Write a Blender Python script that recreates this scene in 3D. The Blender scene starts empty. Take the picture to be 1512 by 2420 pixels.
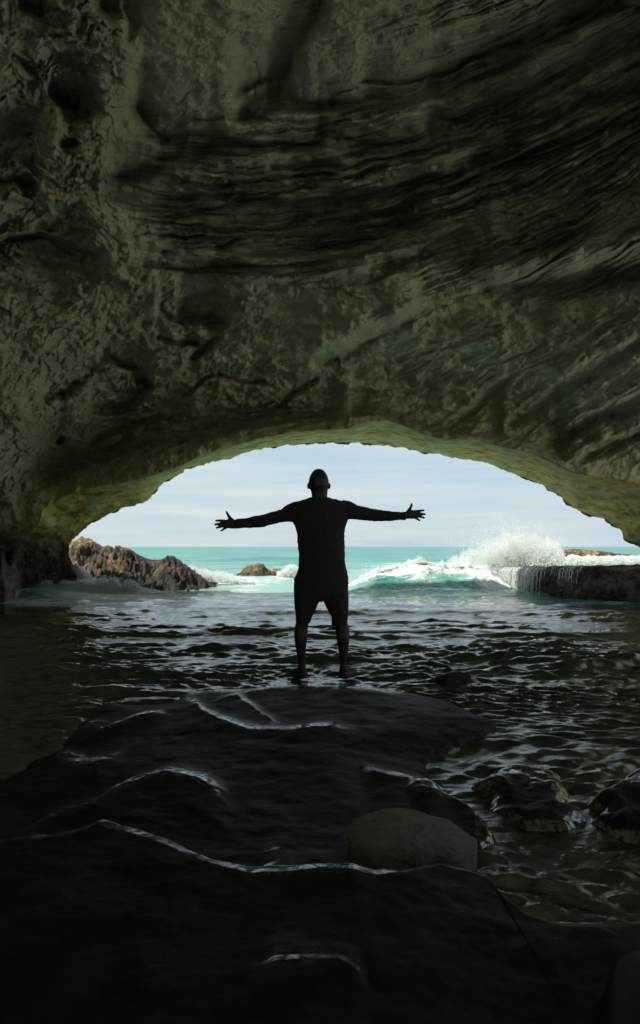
import bpy, bmesh, math, random
import numpy as np
from mathutils import Vector
R = math.radians
rng = np.random.default_rng(7)
random.seed(7)
sc = bpy.context.scene
COL = sc.collection

# ------------------------------------------------------------------ camera
CH = 1.2                 # eye height above the water
FP = 1612.7              # focal length in units of a 1512 x 2419 picture
CU, HV = 756.0, 1291.4   # picture column of the axis, row of the horizon
cam_d = bpy.data.cameras.new('camera'); cam = bpy.data.objects.new('camera', cam_d); COL.objects.link(cam)
cam_d.sensor_fit = 'VERTICAL'; cam_d.sensor_height = 36; cam_d.lens = 24
cam_d.shift_y = (HV - 1209.5) / 2419.0
cam_d.clip_start = 0.05; cam_d.clip_end = 30000
cam.location = (0, 0, CH); cam.rotation_euler = (R(90), 0, 0)
sc.camera = cam

# ------------------------------------------------------------------ world, sun, exposure
SUN_DIR = Vector((-0.58, 0.05, 0.78)).normalized()
sun_el = math.asin(SUN_DIR.z); sun_az = math.atan2(SUN_DIR.x, SUN_DIR.y)
w = bpy.data.worlds.new('World'); sc.world = w; w.use_nodes = True
nt = w.node_tree; nt.nodes.clear()
def N(nt, t, **k):
    n = nt.nodes.new(t)
    for a, b in k.items(): setattr(n, a, b)
    return n
out = N(nt, 'ShaderNodeOutputWorld'); bg = N(nt, 'ShaderNodeBackground')
sky = N(nt, 'ShaderNodeTexSky', sky_type='NISHITA', sun_disc=False)
sky.sun_elevation = sun_el; sky.sun_rotation = sun_az; sky.air_density = 1.0; sky.dust_density = 0.6; sky.ozone_density = 1.4
tc = N(nt, 'ShaderNodeTexCoord'); mp = N(nt, 'ShaderNodeMapping'); mp.inputs['Scale'].default_value = (1.6, 1.6, 14)
nz = N(nt, 'ShaderNodeTexNoise'); nz.inputs['Scale'].default_value = 2.2; nz.inputs['Detail'].default_value = 7; nz.inputs['Roughness'].default_value = 0.55
cr = N(nt, 'ShaderNodeValToRGB'); cr.color_ramp.elements[0].position = 0.40; cr.color_ramp.elements[1].position = 0.66
cr.color_ramp.elements[0].color = (0.86, 0.86, 0.86, 1); cr.color_ramp.elements[1].color = (0.95, 0.95, 0.95, 1)
mix = N(nt, 'ShaderNodeMix', data_type='RGBA'); mix.inputs['B'].default_value = (4.5, 5.35, 5.85, 1)
L = nt.links.new
L(tc.outputs['Generated'], mp.inputs['Vector']); L(mp.outputs[0], nz.inputs['Vector']); L(nz.outputs['Fac'], cr.inputs['Fac'])
cl = N(nt, 'ShaderNodeMix', data_type='RGBA'); cl.inputs['A'].default_value = (3.55, 4.5, 5.2, 1); cl.inputs['B'].default_value = (4.7, 5.25, 5.45, 1)
nz2 = N(nt, 'ShaderNodeTexNoise'); nz2.inputs['Scale'].default_value = 1.7; nz2.inputs['Detail'].default_value = 8; nz2.inputs['Roughness'].default_value = 0.6
mp2 = N(nt, 'ShaderNodeMapping'); mp2.inputs['Scale'].default_value = (2.2, 2.2, 26); mp2.inputs['Location'].default_value = (3.1, 0.4, 1.0); L(tc.outputs['Generated'], mp2.inputs['Vector']); L(mp2.outputs[0], nz2.inputs['Vector'])
cr2 = N(nt, 'ShaderNodeValToRGB'); cr2.color_ramp.elements[0].position = 0.36; cr2.color_ramp.elements[1].position = 0.68; L(nz2.outputs['Fac'], cr2.inputs['Fac'])
L(cr2.outputs['Color'], cl.inputs['Factor']); L(cl.outputs['Result'], mix.inputs['B'])
L(cr.outputs['Color'], mix.inputs['Factor']); L(sky.outputs[0], mix.inputs['A']); L(mix.outputs['Result'], bg.inputs['Color'])
bg.inputs['Strength'].default_value = 0.1
L(bg.outputs[0], out.inputs['Surface'])
sd_ = bpy.data.lights.new('sun', 'SUN'); sd_.energy = 5.0; sd_.angle = R(2.0); sd_.color = (1.0, 0.95, 0.86)
sun = bpy.data.objects.new('sun', sd_); COL.objects.link(sun); sun.rotation_euler = SUN_DIR.to_track_quat('Z', 'Y').to_euler()
sc.view_settings.view_transform = 'Standard'; sc.view_settings.look = 'None'
sc.view_settings.exposure = 0.55; sc.view_settings.gamma = 1.0
sc.render.engine = 'CYCLES'
sc.cycles.max_bounces = 16; sc.cycles.diffuse_bounces = 12; sc.cycles.glossy_bounces = 5
sc.cycles.sample_clamp_indirect = 8

# ------------------------------------------------------------------ noise
_p = rng.permutation(256); PERM = np.concatenate([_p, _p, _p]).astype(np.int64)
GR = rng.normal(size=(256, 3)); GR /= np.linalg.norm(GR, axis=1)[:, None]
def perlin(x, y, z=None):
    x = np.asarray(x, float); y = np.asarray(y, float)
    z = np.zeros_like(x) + 0.37 if z is None else np.asarray(z, float) + np.zeros_like(x)
    xi = np.floor(x).astype(np.int64); yi = np.floor(y).astype(np.int64); zi = np.floor(z).astype(np.int64)
    xf = x - xi; yf = y - yi; zf = z - zi
    f = lambda t: t*t*t*(t*(t*6-15)+10)
    u, v, s = f(xf), f(yf), f(zf)
    def g(a, b, c):
        h = PERM[PERM[PERM[(xi+a) & 255] + ((yi+b) & 255)] + ((zi+c) & 255)]
        G = GR[h]
        return G[..., 0]*(xf-a) + G[..., 1]*(yf-b) + G[..., 2]*(zf-c)
    l = lambda a, b, t: a + (b-a)*t
    return 1.6*l(l(l(g(0,0,0), g(1,0,0), u), l(g(0,1,0), g(1,1,0), u), v),
                 l(l(g(0,0,1), g(1,0,1), u), l(g(0,1,1), g(1,1,1), u), v), s)
def fbm(x, y, z=None, o=5, gain=0.5, ridged=False):
    a, f, t = 1.0, 1.0, 0.0
    for i in range(o):
        n = perlin(np.asarray(x)*f + 17.3*i, np.asarray(y)*f + 5.1*i, None if z is None else np.asarray(z)*f + 9.7*i)
        t = t + a*((1 - 2*np.abs(n)) if ridged else n); a *= gain; f *= 2.03
    return t
def sstep(a, b, x):
    t = np.clip((x-a)/(b-a), 0, 1); return t*t*(3-2*t)
def polydist(px, py, pts):
    """distance to a polyline"""
    d = np.full(np.shape(px), 1e18)
    for (x0, y0), (x1, y1) in zip(pts[:-1], pts[1:]):
        dx, dy = x1-x0, y1-y0
        t = np.clip(((px-x0)*dx + (py-y0)*dy)/(dx*dx+dy*dy+1e-12), 0, 1)
        d = np.minimum(d, (px-x0-t*dx)**2 + (py-y0-t*dy)**2)
    return np.sqrt(d)
def inside(px, py, poly):
    r = np.zeros(np.shape(px), bool)
    q = list(poly) + [poly[0]]
    for (x0, y0), (x1, y1) in zip(q[:-1], q[1:]):
        if y0 == y1: continue
        c = (y0 > py) != (y1 > py)
        r ^= c & (px < (x1-x0)*(py-y0)/(y1-y0) + x0)
    return r
def sdf(px, py, poly):
    d = polydist(px, py, list(poly) + [poly[0]])
    return np.where(inside(px, py, poly), d, -d)      # positive inside

# ------------------------------------------------------------------ mesh helpers
def mesh_obj(name, V, F, mat, parent=None, smooth=True, attrs=None):
    """V (n,3) array, F (m,k) index array with k = 3 or 4"""
    V = np.ascontiguousarray(V, dtype=np.float32); F = np.ascontiguousarray(F, dtype=np.int32)
    me = bpy.data.meshes.new(name); k = F.shape[1]
    me.vertices.add(len(V)); me.vertices.foreach_set('co', V.ravel())
    me.loops.add(F.size); me.loops.foreach_set('vertex_index', F.ravel())
    me.polygons.add(len(F)); me.polygons.foreach_set('loop_start', np.arange(0, F.size, k, dtype=np.int32))
    me.polygons.foreach_set('loop_total', np.full(len(F), k, dtype=np.int32))
    if smooth: me.polygons.foreach_set('use_smooth', np.ones(len(F), bool))
    me.update(calc_edges=True); me.validate()
    for an, av in (attrs or {}).items():
        a = me.attributes.new(an, 'FLOAT', 'POINT'); a.data.foreach_set('value', np.ascontiguousarray(av, dtype=np.float32).ravel())
    o = bpy.data.objects.new(name, me); COL.objects.link(o); o.data.materials.append(mat)
    if parent is not None: o.parent = parent
    return o
def grid_faces(nr, nc):
    i = np.arange(nr-1)[:, None]*nc + np.arange(nc-1)[None, :]
    return np.stack([i, i+1, i+nc+1, i+nc], -1).reshape(-1, 4)
def compact(V, F, attrs=None):
    used = np.unique(F); m = np.full(len(V), -1); m[used] = np.arange(len(used))
    return V[used], m[F], {k: v[used] for k, v in (attrs or {}).items()}
def tag(o, label=None, cat=None, group=None, kind=None):
    if label: o['label'] = label
    if cat: o['category'] = cat
    if group: o['group'] = group
    if kind: o['kind'] = kind
    return o
def wx(u, Y): return (u-CU)/FP*Y
def wz(v, Y): return CH - (v-HV)/FP*Y
def ground(u, v, z=0.0):
    Y = (CH-z)*FP/(v-HV); return (wx(u, Y), Y)

# ------------------------------------------------------------------ materials
def new_mat(name):
    m = bpy.data.materials.new(name); m.use_nodes = True; t = m.node_tree; t.nodes.clear()
    o = N(t, 'ShaderNodeOutputMaterial'); b = N(t, 'ShaderNodeBsdfPrincipled'); t.links.new(b.outputs[0], o.inputs[0])
    return m, t, b
def noise(t, scale, detail=6, rough=0.55, vec=None, dist=0.0):
    n = N(t, 'ShaderNodeTexNoise'); n.inputs['Scale'].default_value = scale; n.inputs['Detail'].default_value = detail
    n.inputs['Roughness'].default_value = rough; n.inputs['Distortion'].default_value = dist
    if vec is not None: t.links.new(vec, n.inputs['Vector'])
    return n.outputs['Fac']
def ramp(t, fac, stops):
    r = N(t, 'ShaderNodeValToRGB'); e = r.color_ramp.elements
    while len(e) < len(stops): e.new(0.5)
    for i, (p, c) in enumerate(stops):
        e[i].position = p; e[i].color = (*c, 1) if not isinstance(c, float) else (c, c, c, 1)
    t.links.new(fac, r.inputs['Fac']); return r.outputs['Color']
def mixc(t, fac, a, b):
    m = N(t, 'ShaderNodeMix', data_type='RGBA')
    for s, v in (('Factor', fac), ('A', a), ('B', b)):
        if isinstance(v, (tuple, float)): m.inputs[s].default_value = (*v, 1) if isinstance(v, tuple) else v
        else: t.links.new(v, m.inputs[s])
    return m.outputs['Result']
def mth(t, op, a, b=0.0, clamp=False):
    m = N(t, 'ShaderNodeMath', operation=op); m.use_clamp = clamp
    for i, v in enumerate((a, b)):
        if isinstance(v, (int, float)): m.inputs[i].default_value = v
        else: t.links.new(v, m.inputs[i])
    return m.outputs[0]
def maprange(t, v, a, b, c=0.0, d=1.0):
    m = N(t, 'ShaderNodeMapRange'); t.links.new(v, m.inputs[0])
    for i, x in enumerate((a, b, c, d)): m.inputs[i+1].default_value = x
    return m.outputs[0]
def bump(t, b, h, dist, strength=1.0, prev=None):
    n = N(t, 'ShaderNodeBump'); n.inputs['Strength'].default_value = strength; n.inputs['Distance'].default_value = dist
    t.links.new(h, n.inputs['Height'])
    if prev is not None: t.links.new(prev, n.inputs['Normal'])
    t.links.new(n.outputs[0], b.inputs['Normal']); return n.outputs[0]
def pos(t):
    g = N(t, 'ShaderNodeNewGeometry'); return g.outputs['Position']
def attr(t, name):
    a = N(t, 'ShaderNodeAttribute'); a.attribute_name = name; return a.outputs['Fac']

def cave_material():
    m, t, b = new_mat('cave_rock'); p = pos(t)
    n1 = noise(t, 0.55, 8, 0.6, p); n2 = noise(t, 3.1, 8, 0.65, p); n3 = noise(t, 26, 6, 0.7, p)
    c = ramp(t, n1, [(0.30, (0.48, 0.40, 0.28)), (0.48, (0.54, 0.55, 0.36)), (0.60, (0.57, 0.63, 0.41)), (0.75, (0.68, 0.60, 0.40))])
    c2 = ramp(t, n2, [(0.35, (0.36, 0.36, 0.25)), (0.62, (0.70, 0.74, 0.52))])
    c = mixc(t, 0.26, c, c2)
    g = ramp(t, n3, [(0.3, (0.10, 0.10, 0.08)), (0.7, (0.5, 0.5, 0.42))]); c = mixc(t, 0.25, c, g)
    mo = ramp(t, n2, [(0.38, (0.24, 0.19, 0.04)), (0.52, (0.55, 0.49, 0.12)), (0.68, (0.74, 0.68, 0.30))])
    c = mixc(t, attr(t, 'moss'), c, mo)
    br = ramp(t, noise(t, 9, 7, 0.7, p), [(0.35, (0.06, 0.045, 0.04)), (0.55, (0.20, 0.15, 0.12)), (0.75, (0.45, 0.38, 0.34))])
    c = mixc(t, attr(t, 'tide'), c, br)
    c = mixc(t, mth(t, 'MULTIPLY', attr(t, 'strata_shade'), 0.80), c, (0.05, 0.052, 0.048))  # darkens the rock colour by painted ledge shade and strata lines
    t.links.new(c, b.inputs['Base Color']); b.inputs['Roughness'].default_value = 0.85; b.inputs['Specular IOR Level'].default_value = 0.25
    k = bump(t, b, n2, 0.10, 1.0); k = bump(t, b, n3, 0.04, 1.0, k); bump(t, b, noise(t, 90, 4, 0.7, p), 0.006, 1.0, k)
    return m
def searock_material(name, dark, mid, light, warm=0.0, sc_=1.0):
    m, t, b = new_mat(name); p = pos(t)
    n1 = noise(t, 1.3*sc_, 8, 0.6, p); n2 = noise(t, 9*sc_, 8, 0.7, p); n3 = noise(t, 34*sc_, 5, 0.7, p)
    c = ramp(t, mth(t, 'ADD', mth(t, 'MULTIPLY', n1, 0.55), mth(t, 'MULTIPLY', n2, 0.45)), [(0.41, dark), (0.50, mid), (0.59, light)])
    c = mixc(t, attr(t, 'wet'), c, mixc(t, 0.80, c, (0.022, 0.015, 0.011)))  # wet foot of the rocks; also carries the long rock's painted shade
    t.links.new(c, b.inputs['Base Color']); b.inputs['Roughness'].default_value = 0.6
    k = bump(t, b, n2, 0.20, 1.0); bump(t, b, n3, 0.07, 1.0, k)
    return m
def wetrock_material():
    m, t, b = new_mat('wet_black_rock'); p = pos(t)
    n1 = noise(t, 5, 6, 0.6, p); n2 = noise(t, 60, 6, 0.65, p)
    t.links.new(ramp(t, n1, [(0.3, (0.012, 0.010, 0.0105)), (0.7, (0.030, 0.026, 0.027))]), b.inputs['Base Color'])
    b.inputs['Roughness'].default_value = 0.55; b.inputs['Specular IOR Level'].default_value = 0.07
    wv = mth(t, 'MULTIPLY', attr(t, 'wet'), maprange(t, noise(t, 35, 5, 0.7, p), 0.38, 0.55), clamp=True)
    t.links.new(wv, b.inputs['Coat Weight']); b.inputs['Coat Roughness'].default_value = 0.14; b.inputs['Coat IOR'].default_value = 2.6
    
    k = bump(t, b, noise(t, 18, 5, 0.6, p), 0.003, 1.0); k = bump(t, b, n2, 0.0012, 1.0, k)
    bump(t, b, mth(t, 'MULTIPLY', noise(t, 45, 5, 0.65, p), attr(t, 'wet')), 0.014, 1.0, k)
    return m
def water_material(name):
    m, t, b = new_mat(name); p = pos(t)
    mp = N(t, 'ShaderNodeMapping'); mp.inputs['Scale'].default_value = (0.5, 1.2, 1); t.links.new(p, mp.inputs['Vector'])
    n = noise(t, 0.25, 4, 0.5, mp.outputs[0])
    sea = ramp(t, n, [(0.35, (0.022, 0.145, 0.125)), (0.6, (0.05, 0.24, 0.205)), (0.75, (0.12, 0.29, 0.25))])
    # dark rocky bottom inside the cave, pale sand outside
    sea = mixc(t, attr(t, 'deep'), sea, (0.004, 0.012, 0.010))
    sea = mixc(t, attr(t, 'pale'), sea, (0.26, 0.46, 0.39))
    f = attr(t, 'foam')
    web = mth(t, 'ADD', mth(t, 'MULTIPLY', noise(t, 4.2, 9, 0.68, mp.outputs[0], 1.2), 0.7), mth(t, 'MULTIPLY', noise(t, 14, 6, 0.7, p), 0.3))
    thr = mth(t, 'SUBTRACT', 0.80, mth(t, 'MULTIPLY', f, 0.52))
    k = mth(t, 'MULTIPLY', mth(t, 'SUBTRACT', web, thr), 6.0, clamp=True)
    k = mth(t, 'MULTIPLY', k, mth(t, 'GREATER_THAN', f, 0.004))
    t.links.new(mixc(t, k, sea, (0.82, 0.86, 0.86)), b.inputs['Base Color'])
    t.links.new(mth(t, 'ADD', mth(t, 'MULTIPLY', k, 0.18), attr(t, 'rough')), b.inputs['Roughness'])
    t.links.new(maprange(t, attr(t, 'deep'), 0.0, 0.6, 1.25, 2.3), b.inputs['IOR'])
    mp2 = N(t, 'ShaderNodeMapping'); mp2.inputs['Scale'].default_value = (0.45, 1.0, 1); t.links.new(p, mp2.inputs['Vector'])
    h = mth(t, 'MULTIPLY', noise(t, 11, 6, 0.6, mp2.outputs[0], 0.4), attr(t, 'ripple'))
    kk = bump(t, b, h, 0.012, 1.0)
    bump(t, b, mth(t, 'MULTIPLY', noise(t, 30, 4, 0.7, p), k), 0.03, 1.0, kk)
    return m
def foam_material(name='white_water'):
    m, t, b = new_mat(name)
    t.links.new(ramp(t, noise(t, 8, 5, 0.6, pos(t)), [(0.3, (0.90, 0.93, 0.93)), (0.7, (0.97, 0.98, 0.97))]), b.inputs['Base Color'])
    b.inputs['Roughness'].default_value = 0.7
    tr = N(t, 'ShaderNodeBsdfTranslucent'); tr.inputs['Color'].default_value = (0.95, 0.97, 0.97, 1)
    mx = N(t, 'ShaderNodeMixShader'); mx.inputs[0].default_value = 0.5
    t.links.new(b.outputs[0], mx.inputs[1]); t.links.new(tr.outputs[0], mx.inputs[2])
    o = [n for n in t.nodes if n.type == 'OUTPUT_MATERIAL'][0]; t.links.new(mx.outputs[0], o.inputs[0])
    return m
def plain(name, c0, c1, rough, scale=40, bd=0.002):
    m, t, b = new_mat(name); p = pos(t); n = noise(t, scale, 5, 0.6, p)
    t.links.new(ramp(t, n, [(0.3, c0), (0.7, c1)]), b.inputs['Base Color']); b.inputs['Roughness'].default_value = rough
    bump(t, b, n, bd, 1.0); return m
M_CAVE = cave_material()
M_FOAM = foam_material()
M_WATER = water_material('sea_water')
M_WET = wetrock_material()
M_BROWN = searock_material('brown_sea_rock', (0.02, 0.014, 0.010), (0.16, 0.10, 0.045), (0.66, 0.48, 0.18))
M_LEDGE = searock_material('dark_ledge_rock', (0.04, 0.024, 0.022), (0.15, 0.095, 0.08), (0.40, 0.28, 0.24))
M_GREY = plain('grey_green_rock', (0.11, 0.115, 0.105), (0.17, 0.178, 0.16), 0.9, 40, 0.03)

# ================================================================== THE SETTING
# ---- cave: real vault z(x, y), solved along directions from the eye so that detail is even
OUTL = [(42,1450),(42,1415),(38,1400),(37,1391),(120,1389),(207,1386),(179,1349),(162,1313),(165,1285),(172,1275),(185,1266),(197,1250),(218,1234),(246,1222),(288,1201),
        (337,1189),(352,1180),(373,1155),(390,1138),(418,1125),(434,1117),(436,1109),(468,1101),(532,1087),(600,1065),(680,1052),(756,1047),
        (850,1048),(950,1058),(980,1067),(1051,1078),(1121,1090),(1163,1099),(1198,1115),(1244,1132),(1279,1145),(1297,1161),(1325,1173),
        (1335,1187),(1360,1204),(1395,1220),(1430,1227),(1444,1240),(1467,1252),(1471,1275),(1490,1283),(1508,1289),(1514,1303),(1560,1340),(1600,1420),(1600,1500)]
OPEN = [(-8,3500),(-8,1500),(-8,1424)] + OUTL[1:] + [(1600,3500)]
LIP = [(-40,1262),(40,1262),(70,1257),(95,1232),(102,1204),(123,1185),(158,1169),(197,1155),(246,1148),(345,1129),(390,1113),(436,1097),(489,1071),(532,1057),(620,1034),(700,1020),
       (830,1012),(870,995),(920,993),(960,1008),(1010,1028),(1040,1037),(1135,1039),(1177,1053),(1262,1071),(1332,1106),(1367,1120),(1455,1131),(1512,1145),(1620,1190),(1760,1330)]
LIPPOLY = LIP + [(1760,3500),(-40,3500)]          # everything under the lip
def grow(a, b, step, far, k=1.18):
    c = list(np.arange(a, b, step)); s = step; x = c[-1]
    while x < far[1]: s = min(s*k, 700); x += s; c.append(x)
    s = step; x = a
    while x > far[0]: s = min(s*k, 700); x -= s; c.insert(0, x)
    return np.array(c)
us = grow(-20, 1540, 2.6, (-7000, 8500)); vs = grow(-20, 1440, 2.6, (-9500, 5200))
def vault_depth(U, V):
    rx = (U-CU)/FP; rz = (HV-V)/FP
    D = np.full(U.shape, 30.0); done = np.zeros(U.shape, bool); prev = -1.0
    t = 0.35
    while t < 30:
        x = rx*t; z = CH + rz*t
        aL = 4.9 + 0.19*t; aR = 9.4 - 0.03*t; b = 6.7 - 0.075*t - 0.9*sstep(8, 16, t)
        a = np.where(x < 0, aL, aR); zz = np.where(z > 0, z/b, np.abs(z)*0.02)
        F = np.abs(x/a)**2.3 + np.abs(zz)**2.1
        hit = (~done) & (F >= 1); D[hit] = t; done |= hit
        if done.all(): break
        t *= 1.006
    return D
cu = np.concatenate([np.arange(-7000, -200, 170), np.arange(-200, 1760, 14), np.arange(1760, 8700, 170)]).astype(float)
cv = np.concatenate([np.arange(-9600, -200, 170), np.arange(-200, 1460, 14), np.arange(1460, 5400, 170)]).astype(float)
CUg, CVg = np.meshgrid(cu, cv); DC = vault_depth(CUg, CVg)
def bilin(gx, gy, Z, X, Y):
    X = np.clip(X, gx[0], gx[-1]-1e-6); Y = np.clip(Y, gy[0], gy[-1]-1e-6)
    i = np.clip(np.searchsorted(gx, X, 'right')-1, 0, len(gx)-2); j = np.clip(np.searchsorted(gy, Y, 'right')-1, 0, len(gy)-2)
    fx = (X-gx[i])/(gx[i+1]-gx[i]); fy = (Y-gy[j])/(gy[j+1]-gy[j])
    return (Z[j,i]*(1-fx)+Z[j,i+1]*fx)*(1-fy) + (Z[j+1,i]*(1-fx)+Z[j+1,i+1]*fx)*fy
U, V = np.meshgrid(us, vs)
# snap the vertices next to the opening onto its ragged outline
rag = []
for (a, b) in zip(OUTL[:-1], OUTL[1:]):
    n = max(1, int(math.hypot(b[0]-a[0], b[1]-a[1])/3.0))
    for i in range(n):
        x = a[0]+(b[0]-a[0])*i/n; y = a[1]+(b[1]-a[1])*i/n; rag.append((x, y))
rag.append(OUTL[-1]); ra = np.array(rag)
rn = fbm(ra[:,0]/26, ra[:,1]/26, o=4, gain=0.6); rm = fbm(ra[:,0]/26+40, ra[:,1]/26, o=4, gain=0.6)
ra[:,1] += rn*4.4; ra[:,0] += rm*2.6
RAG = [tuple(p) for p in ra]
OPEN2 = [(-8,3500),(-8,1424)] + RAG[3:] + [(1600,3500)]
near = polydist(U, V, OUTL[::1]) < 14
sdO = np.full(U.shape, 0.0)
io = inside(U, V, OPEN2)
edge_pts = np.array(RAG)
nu, nv = U[near], V[near]
best = np.full(nu.shape, 1e9); bx = nu.copy(); by = nv.copy()
for k0 in range(len(edge_pts)-1):
    (x0, y0), (x1, y1) = edge_pts[k0], edge_pts[k0+1]
    sel = np.abs(nu-x0) + np.abs(nv-y0) < 26
    if not sel.any(): continue
    dx, dy = x1-x0, y1-y0; t = np.clip(((nu[sel]-x0)*dx+(nv[sel]-y0)*dy)/(dx*dx+dy*dy+1e-9), 0, 1)
    qx, qy = x0+t*dx, y0+t*dy; d = np.hypot(nu[sel]-qx, nv[sel]-qy)
    idx = np.where(sel)[0]; up = d < best[sel]
    ii = idx[up]; best[ii] = d[up]; bx[ii] = qx[up]; by[ii] = qy[up]
snap = best < 1.5
nu2, nv2 = nu.copy(), nv.copy(); nu2[snap] = bx[snap]; nv2[snap] = by[snap]
U[near] = nu2; V[near] = nv2

# -- relief: ledges and slabs. Strokes: (points, half width, strength); + turns the rock to the eye, - turns it to the mouth
ST = [
 ([(330,255),(350,310),(380,330),(450,345),(520,350),(600,345),(750,345)], 14, 1.6),
 ([(270,428),(350,400),(425,378),(500,365)], 14, 1.4),
 ([(575,272),(650,250),(756,246),(856,250),(931,245),(1006,220),(1081,200),(1146,165),(1206,150),(1281,100),(1356,55),(1456,10)], 20, 1.8),
 ([(860,195),(950,190),(1040,180),(1120,140),(1170,125),(1230,100)], 6, 1.2),
 ([(1026,305),(1106,290),(1181,255),(1256,230),(1331,200),(1381,165),(1456,115),(1530,90)], 22, 1.5),
 ([(756,322),(831,355),(956,345),(1056,330),(1156,320),(1306,280),(1406,250),(1530,210)], 17, 1.5),
 ([(640,402),(756,396),(860,392),(960,370),(1060,350)], 7, 1.5),
 ([(540,440),(640,428),(756,415),(840,420),(900,405)], 6, 1.3),
 ([(560,478),(640,465),(720,440),(780,428)], 6, 1.2),
 ([(690,500),(756,485),(856,472),(956,450),(1056,420),(1156,370),(1206,345)], 15, 1.6),
 ([(756,540),(856,515),(956,490),(1006,470),(1100,430),(1200,400),(1300,350),(1512,290)], 12, 1.3),
 ([(280,450),(400,495),(550,520),(700,545),(850,550),(950,530)], 36, 1.5),
 ([(380,560),(520,580),(640,596),(760,596),(860,585)], 16, 1.0),
 ([(1000,570),(1150,510),(1300,440),(1530,340)], 45, 0.45),
 ([(1100,600),(1250,570),(1400,530),(1530,500)], 34, 0.8),
 ([(1150,690),(1300,690),(1530,650)], 20, 0.8),
 ([(1050,760),(1200,740),(1350,730),(1530,700)], 50, 0.3),
 ([(1156,655),(1300,632),(1400,612),(1530,590)], 22, -1.9),
 ([(756,835),(830,800),(900,765),(976,731)], 16, -1.5),
 ([(756,862),(850,815),(940,765),(990,738)], 12, 0.7),
 ([(756,440),(900,445),(990,415),(1080,395)], 12, -1.0),
 ([(830,520),(950,475),(1050,440),(1120,400)], 8, -1.2),
 ([(560,455),(700,470),(820,450)], 16, -0.9),
 ([(420,600),(560,612),(680,640)], 7, -1.3), ([(340,625),(460,640),(560,640)], 5, 1.4),
 ([(560,655),(660,662),(756,650),(860,640)], 7, -1.3), ([(500,632),(600,625),(700,632),(800,612),(900,590)], 5, 1.4),
 ([(860,610),(960,590),(1060,550),(1100,530)], 8, -1.0), ([(900,640),(1000,610),(1090,570)], 7, 1.2),
 ([(640,240),(665,190),(700,120),(745,40),(760,0)], 16, 1.0), ([(700,230),(760,225),(850,232)], 9, -1.2),
 ([(560,225),(600,205),(640,190)], 8, 1.0),
 ([(430,745),(470,752),(520,765)], 12, 2.4), ([(370,800),(420,812),(460,806)], 6, 2.0), ([(455,845),(480,830),(515,800)], 9, 1.4),
 ([(380,725),(400,745),(430,765)], 6, 1.6),
 ([(228,965),(262,972),(300,962),(325,945),(344,915)], 9, 2.6), ([(245,850),(262,845),(300,860),(312,868)], 7, 2.2), ([(322,902),(338,898)], 6, 2.2),
 ([(110,945),(160,930),(190,900),(215,885)], 9, 1.8), ([(140,1045),(150,1035)], 6, 2.2),
 ([(0,600),(80,600),(150,610),(200,640)], 34, 1.5), ([(0,660),(80,660),(130,690)], 30, 0.9), ([(0,560),(80,548),(150,555)], 12, -1.6),
 ([(130,225),(170,255),(200,265)], 22, 2.0), ([(0,430),(40,430),(70,445)], 16, 1.8), ([(150,348),(170,345)], 12, 1.4),
 ([(100,185),(60,160),(30,130)], 8, 1.5), ([(60,20),(90,35)], 12, 1.8), ([(240,20),(270,40)], 14, 1.8),
 ([(300,100),(320,60),(300,20)], 10, 0.9),
 ([(290,1005),(420,985),(560,992),(650,960),(742,892)], 7, 1.6), ([(250,1060),(400,1030),(560,1005),(700,990),(780,985)], 30, 1.1),
 ([(120,1130),(190,1090),(280,1050)], 30, 1.0),
 ([(455,975),(540,965),(640,950),(735,885)], 20, -1.2), ([(450,970),(520,973),(600,960),(690,925)], 4, 1.4),
 ([(430,930),(490,895),(520,893),(560,905),(620,900)], 4, 1.6),
 ([(840,965),(900,975),(980,1000),(1080,1020),(1180,1035),(1280,1060),(1320,1090)], 11, 1.8),
 ([(1045,1010),(1120,940),(1190,880)], 12, -0.5), ([(1060,1022),(1130,955),(1200,890)], 9, 0.5),
 ([(1285,1040),(1400,970),(1512,915)], 14, -0.7), ([(1200,1000),(1300,920),(1400,850),(1512,790)], 18, -0.5), ([(1215,1010),(1320,930),(1420,870),(1512,810)], 12, 0.6),
 ([(1290,1055),(1400,1000),(1512,950)], 12, 0.7), ([(1360,1080),(1440,1030),(1512,1000)], 12, -0.6), ([(1370,1092),(1460,1050),(1520,1030)], 10, 0.7),
  ([(1190,1040),(1260,1055),(1300,1062)], 6, -1.4),
]
hu = np.arange(-160, 1680, 4.0); hv = np.arange(-160, 1320, 4.0)
HU, HV2 = np.meshgrid(hu, hv)
wob = fbm(HU/90, HV2/90, o=3)*9; wob2 = fbm(HU/90+30, HV2/90, o=3)*9
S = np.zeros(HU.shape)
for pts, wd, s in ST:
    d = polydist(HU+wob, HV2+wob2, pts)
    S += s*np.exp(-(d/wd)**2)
def facets(x, y, seed):
    """broken rock: every cell is a plane of its own tilt"""
    r_ = np.random.default_rng(seed); T = r_.uniform(0, 1, (64, 64, 5)); xi, yi = np.floor(x).astype(int), np.floor(y).astype(int)
    bd = np.full(np.shape(x), 9.0); h_ = np.zeros(np.shape(x))
    for a in (-1, 0, 1):
        for b in (-1, 0, 1):
            t_ = T[(xi+a) % 64, (yi+b) % 64]; dx = x-(xi+a+t_[..., 0]); dy = y-(yi+b+t_[..., 1]); d_ = dx*dx+dy*dy
            m_ = d_ < bd; bd = np.where(m_, d_, bd); h_ = np.where(m_, (t_[..., 2]-0.5)*1.6 + dx*(t_[..., 3]-0.5)*2.4 + dy*(t_[..., 4]-0.3)*2.4, h_)
    return h_
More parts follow.
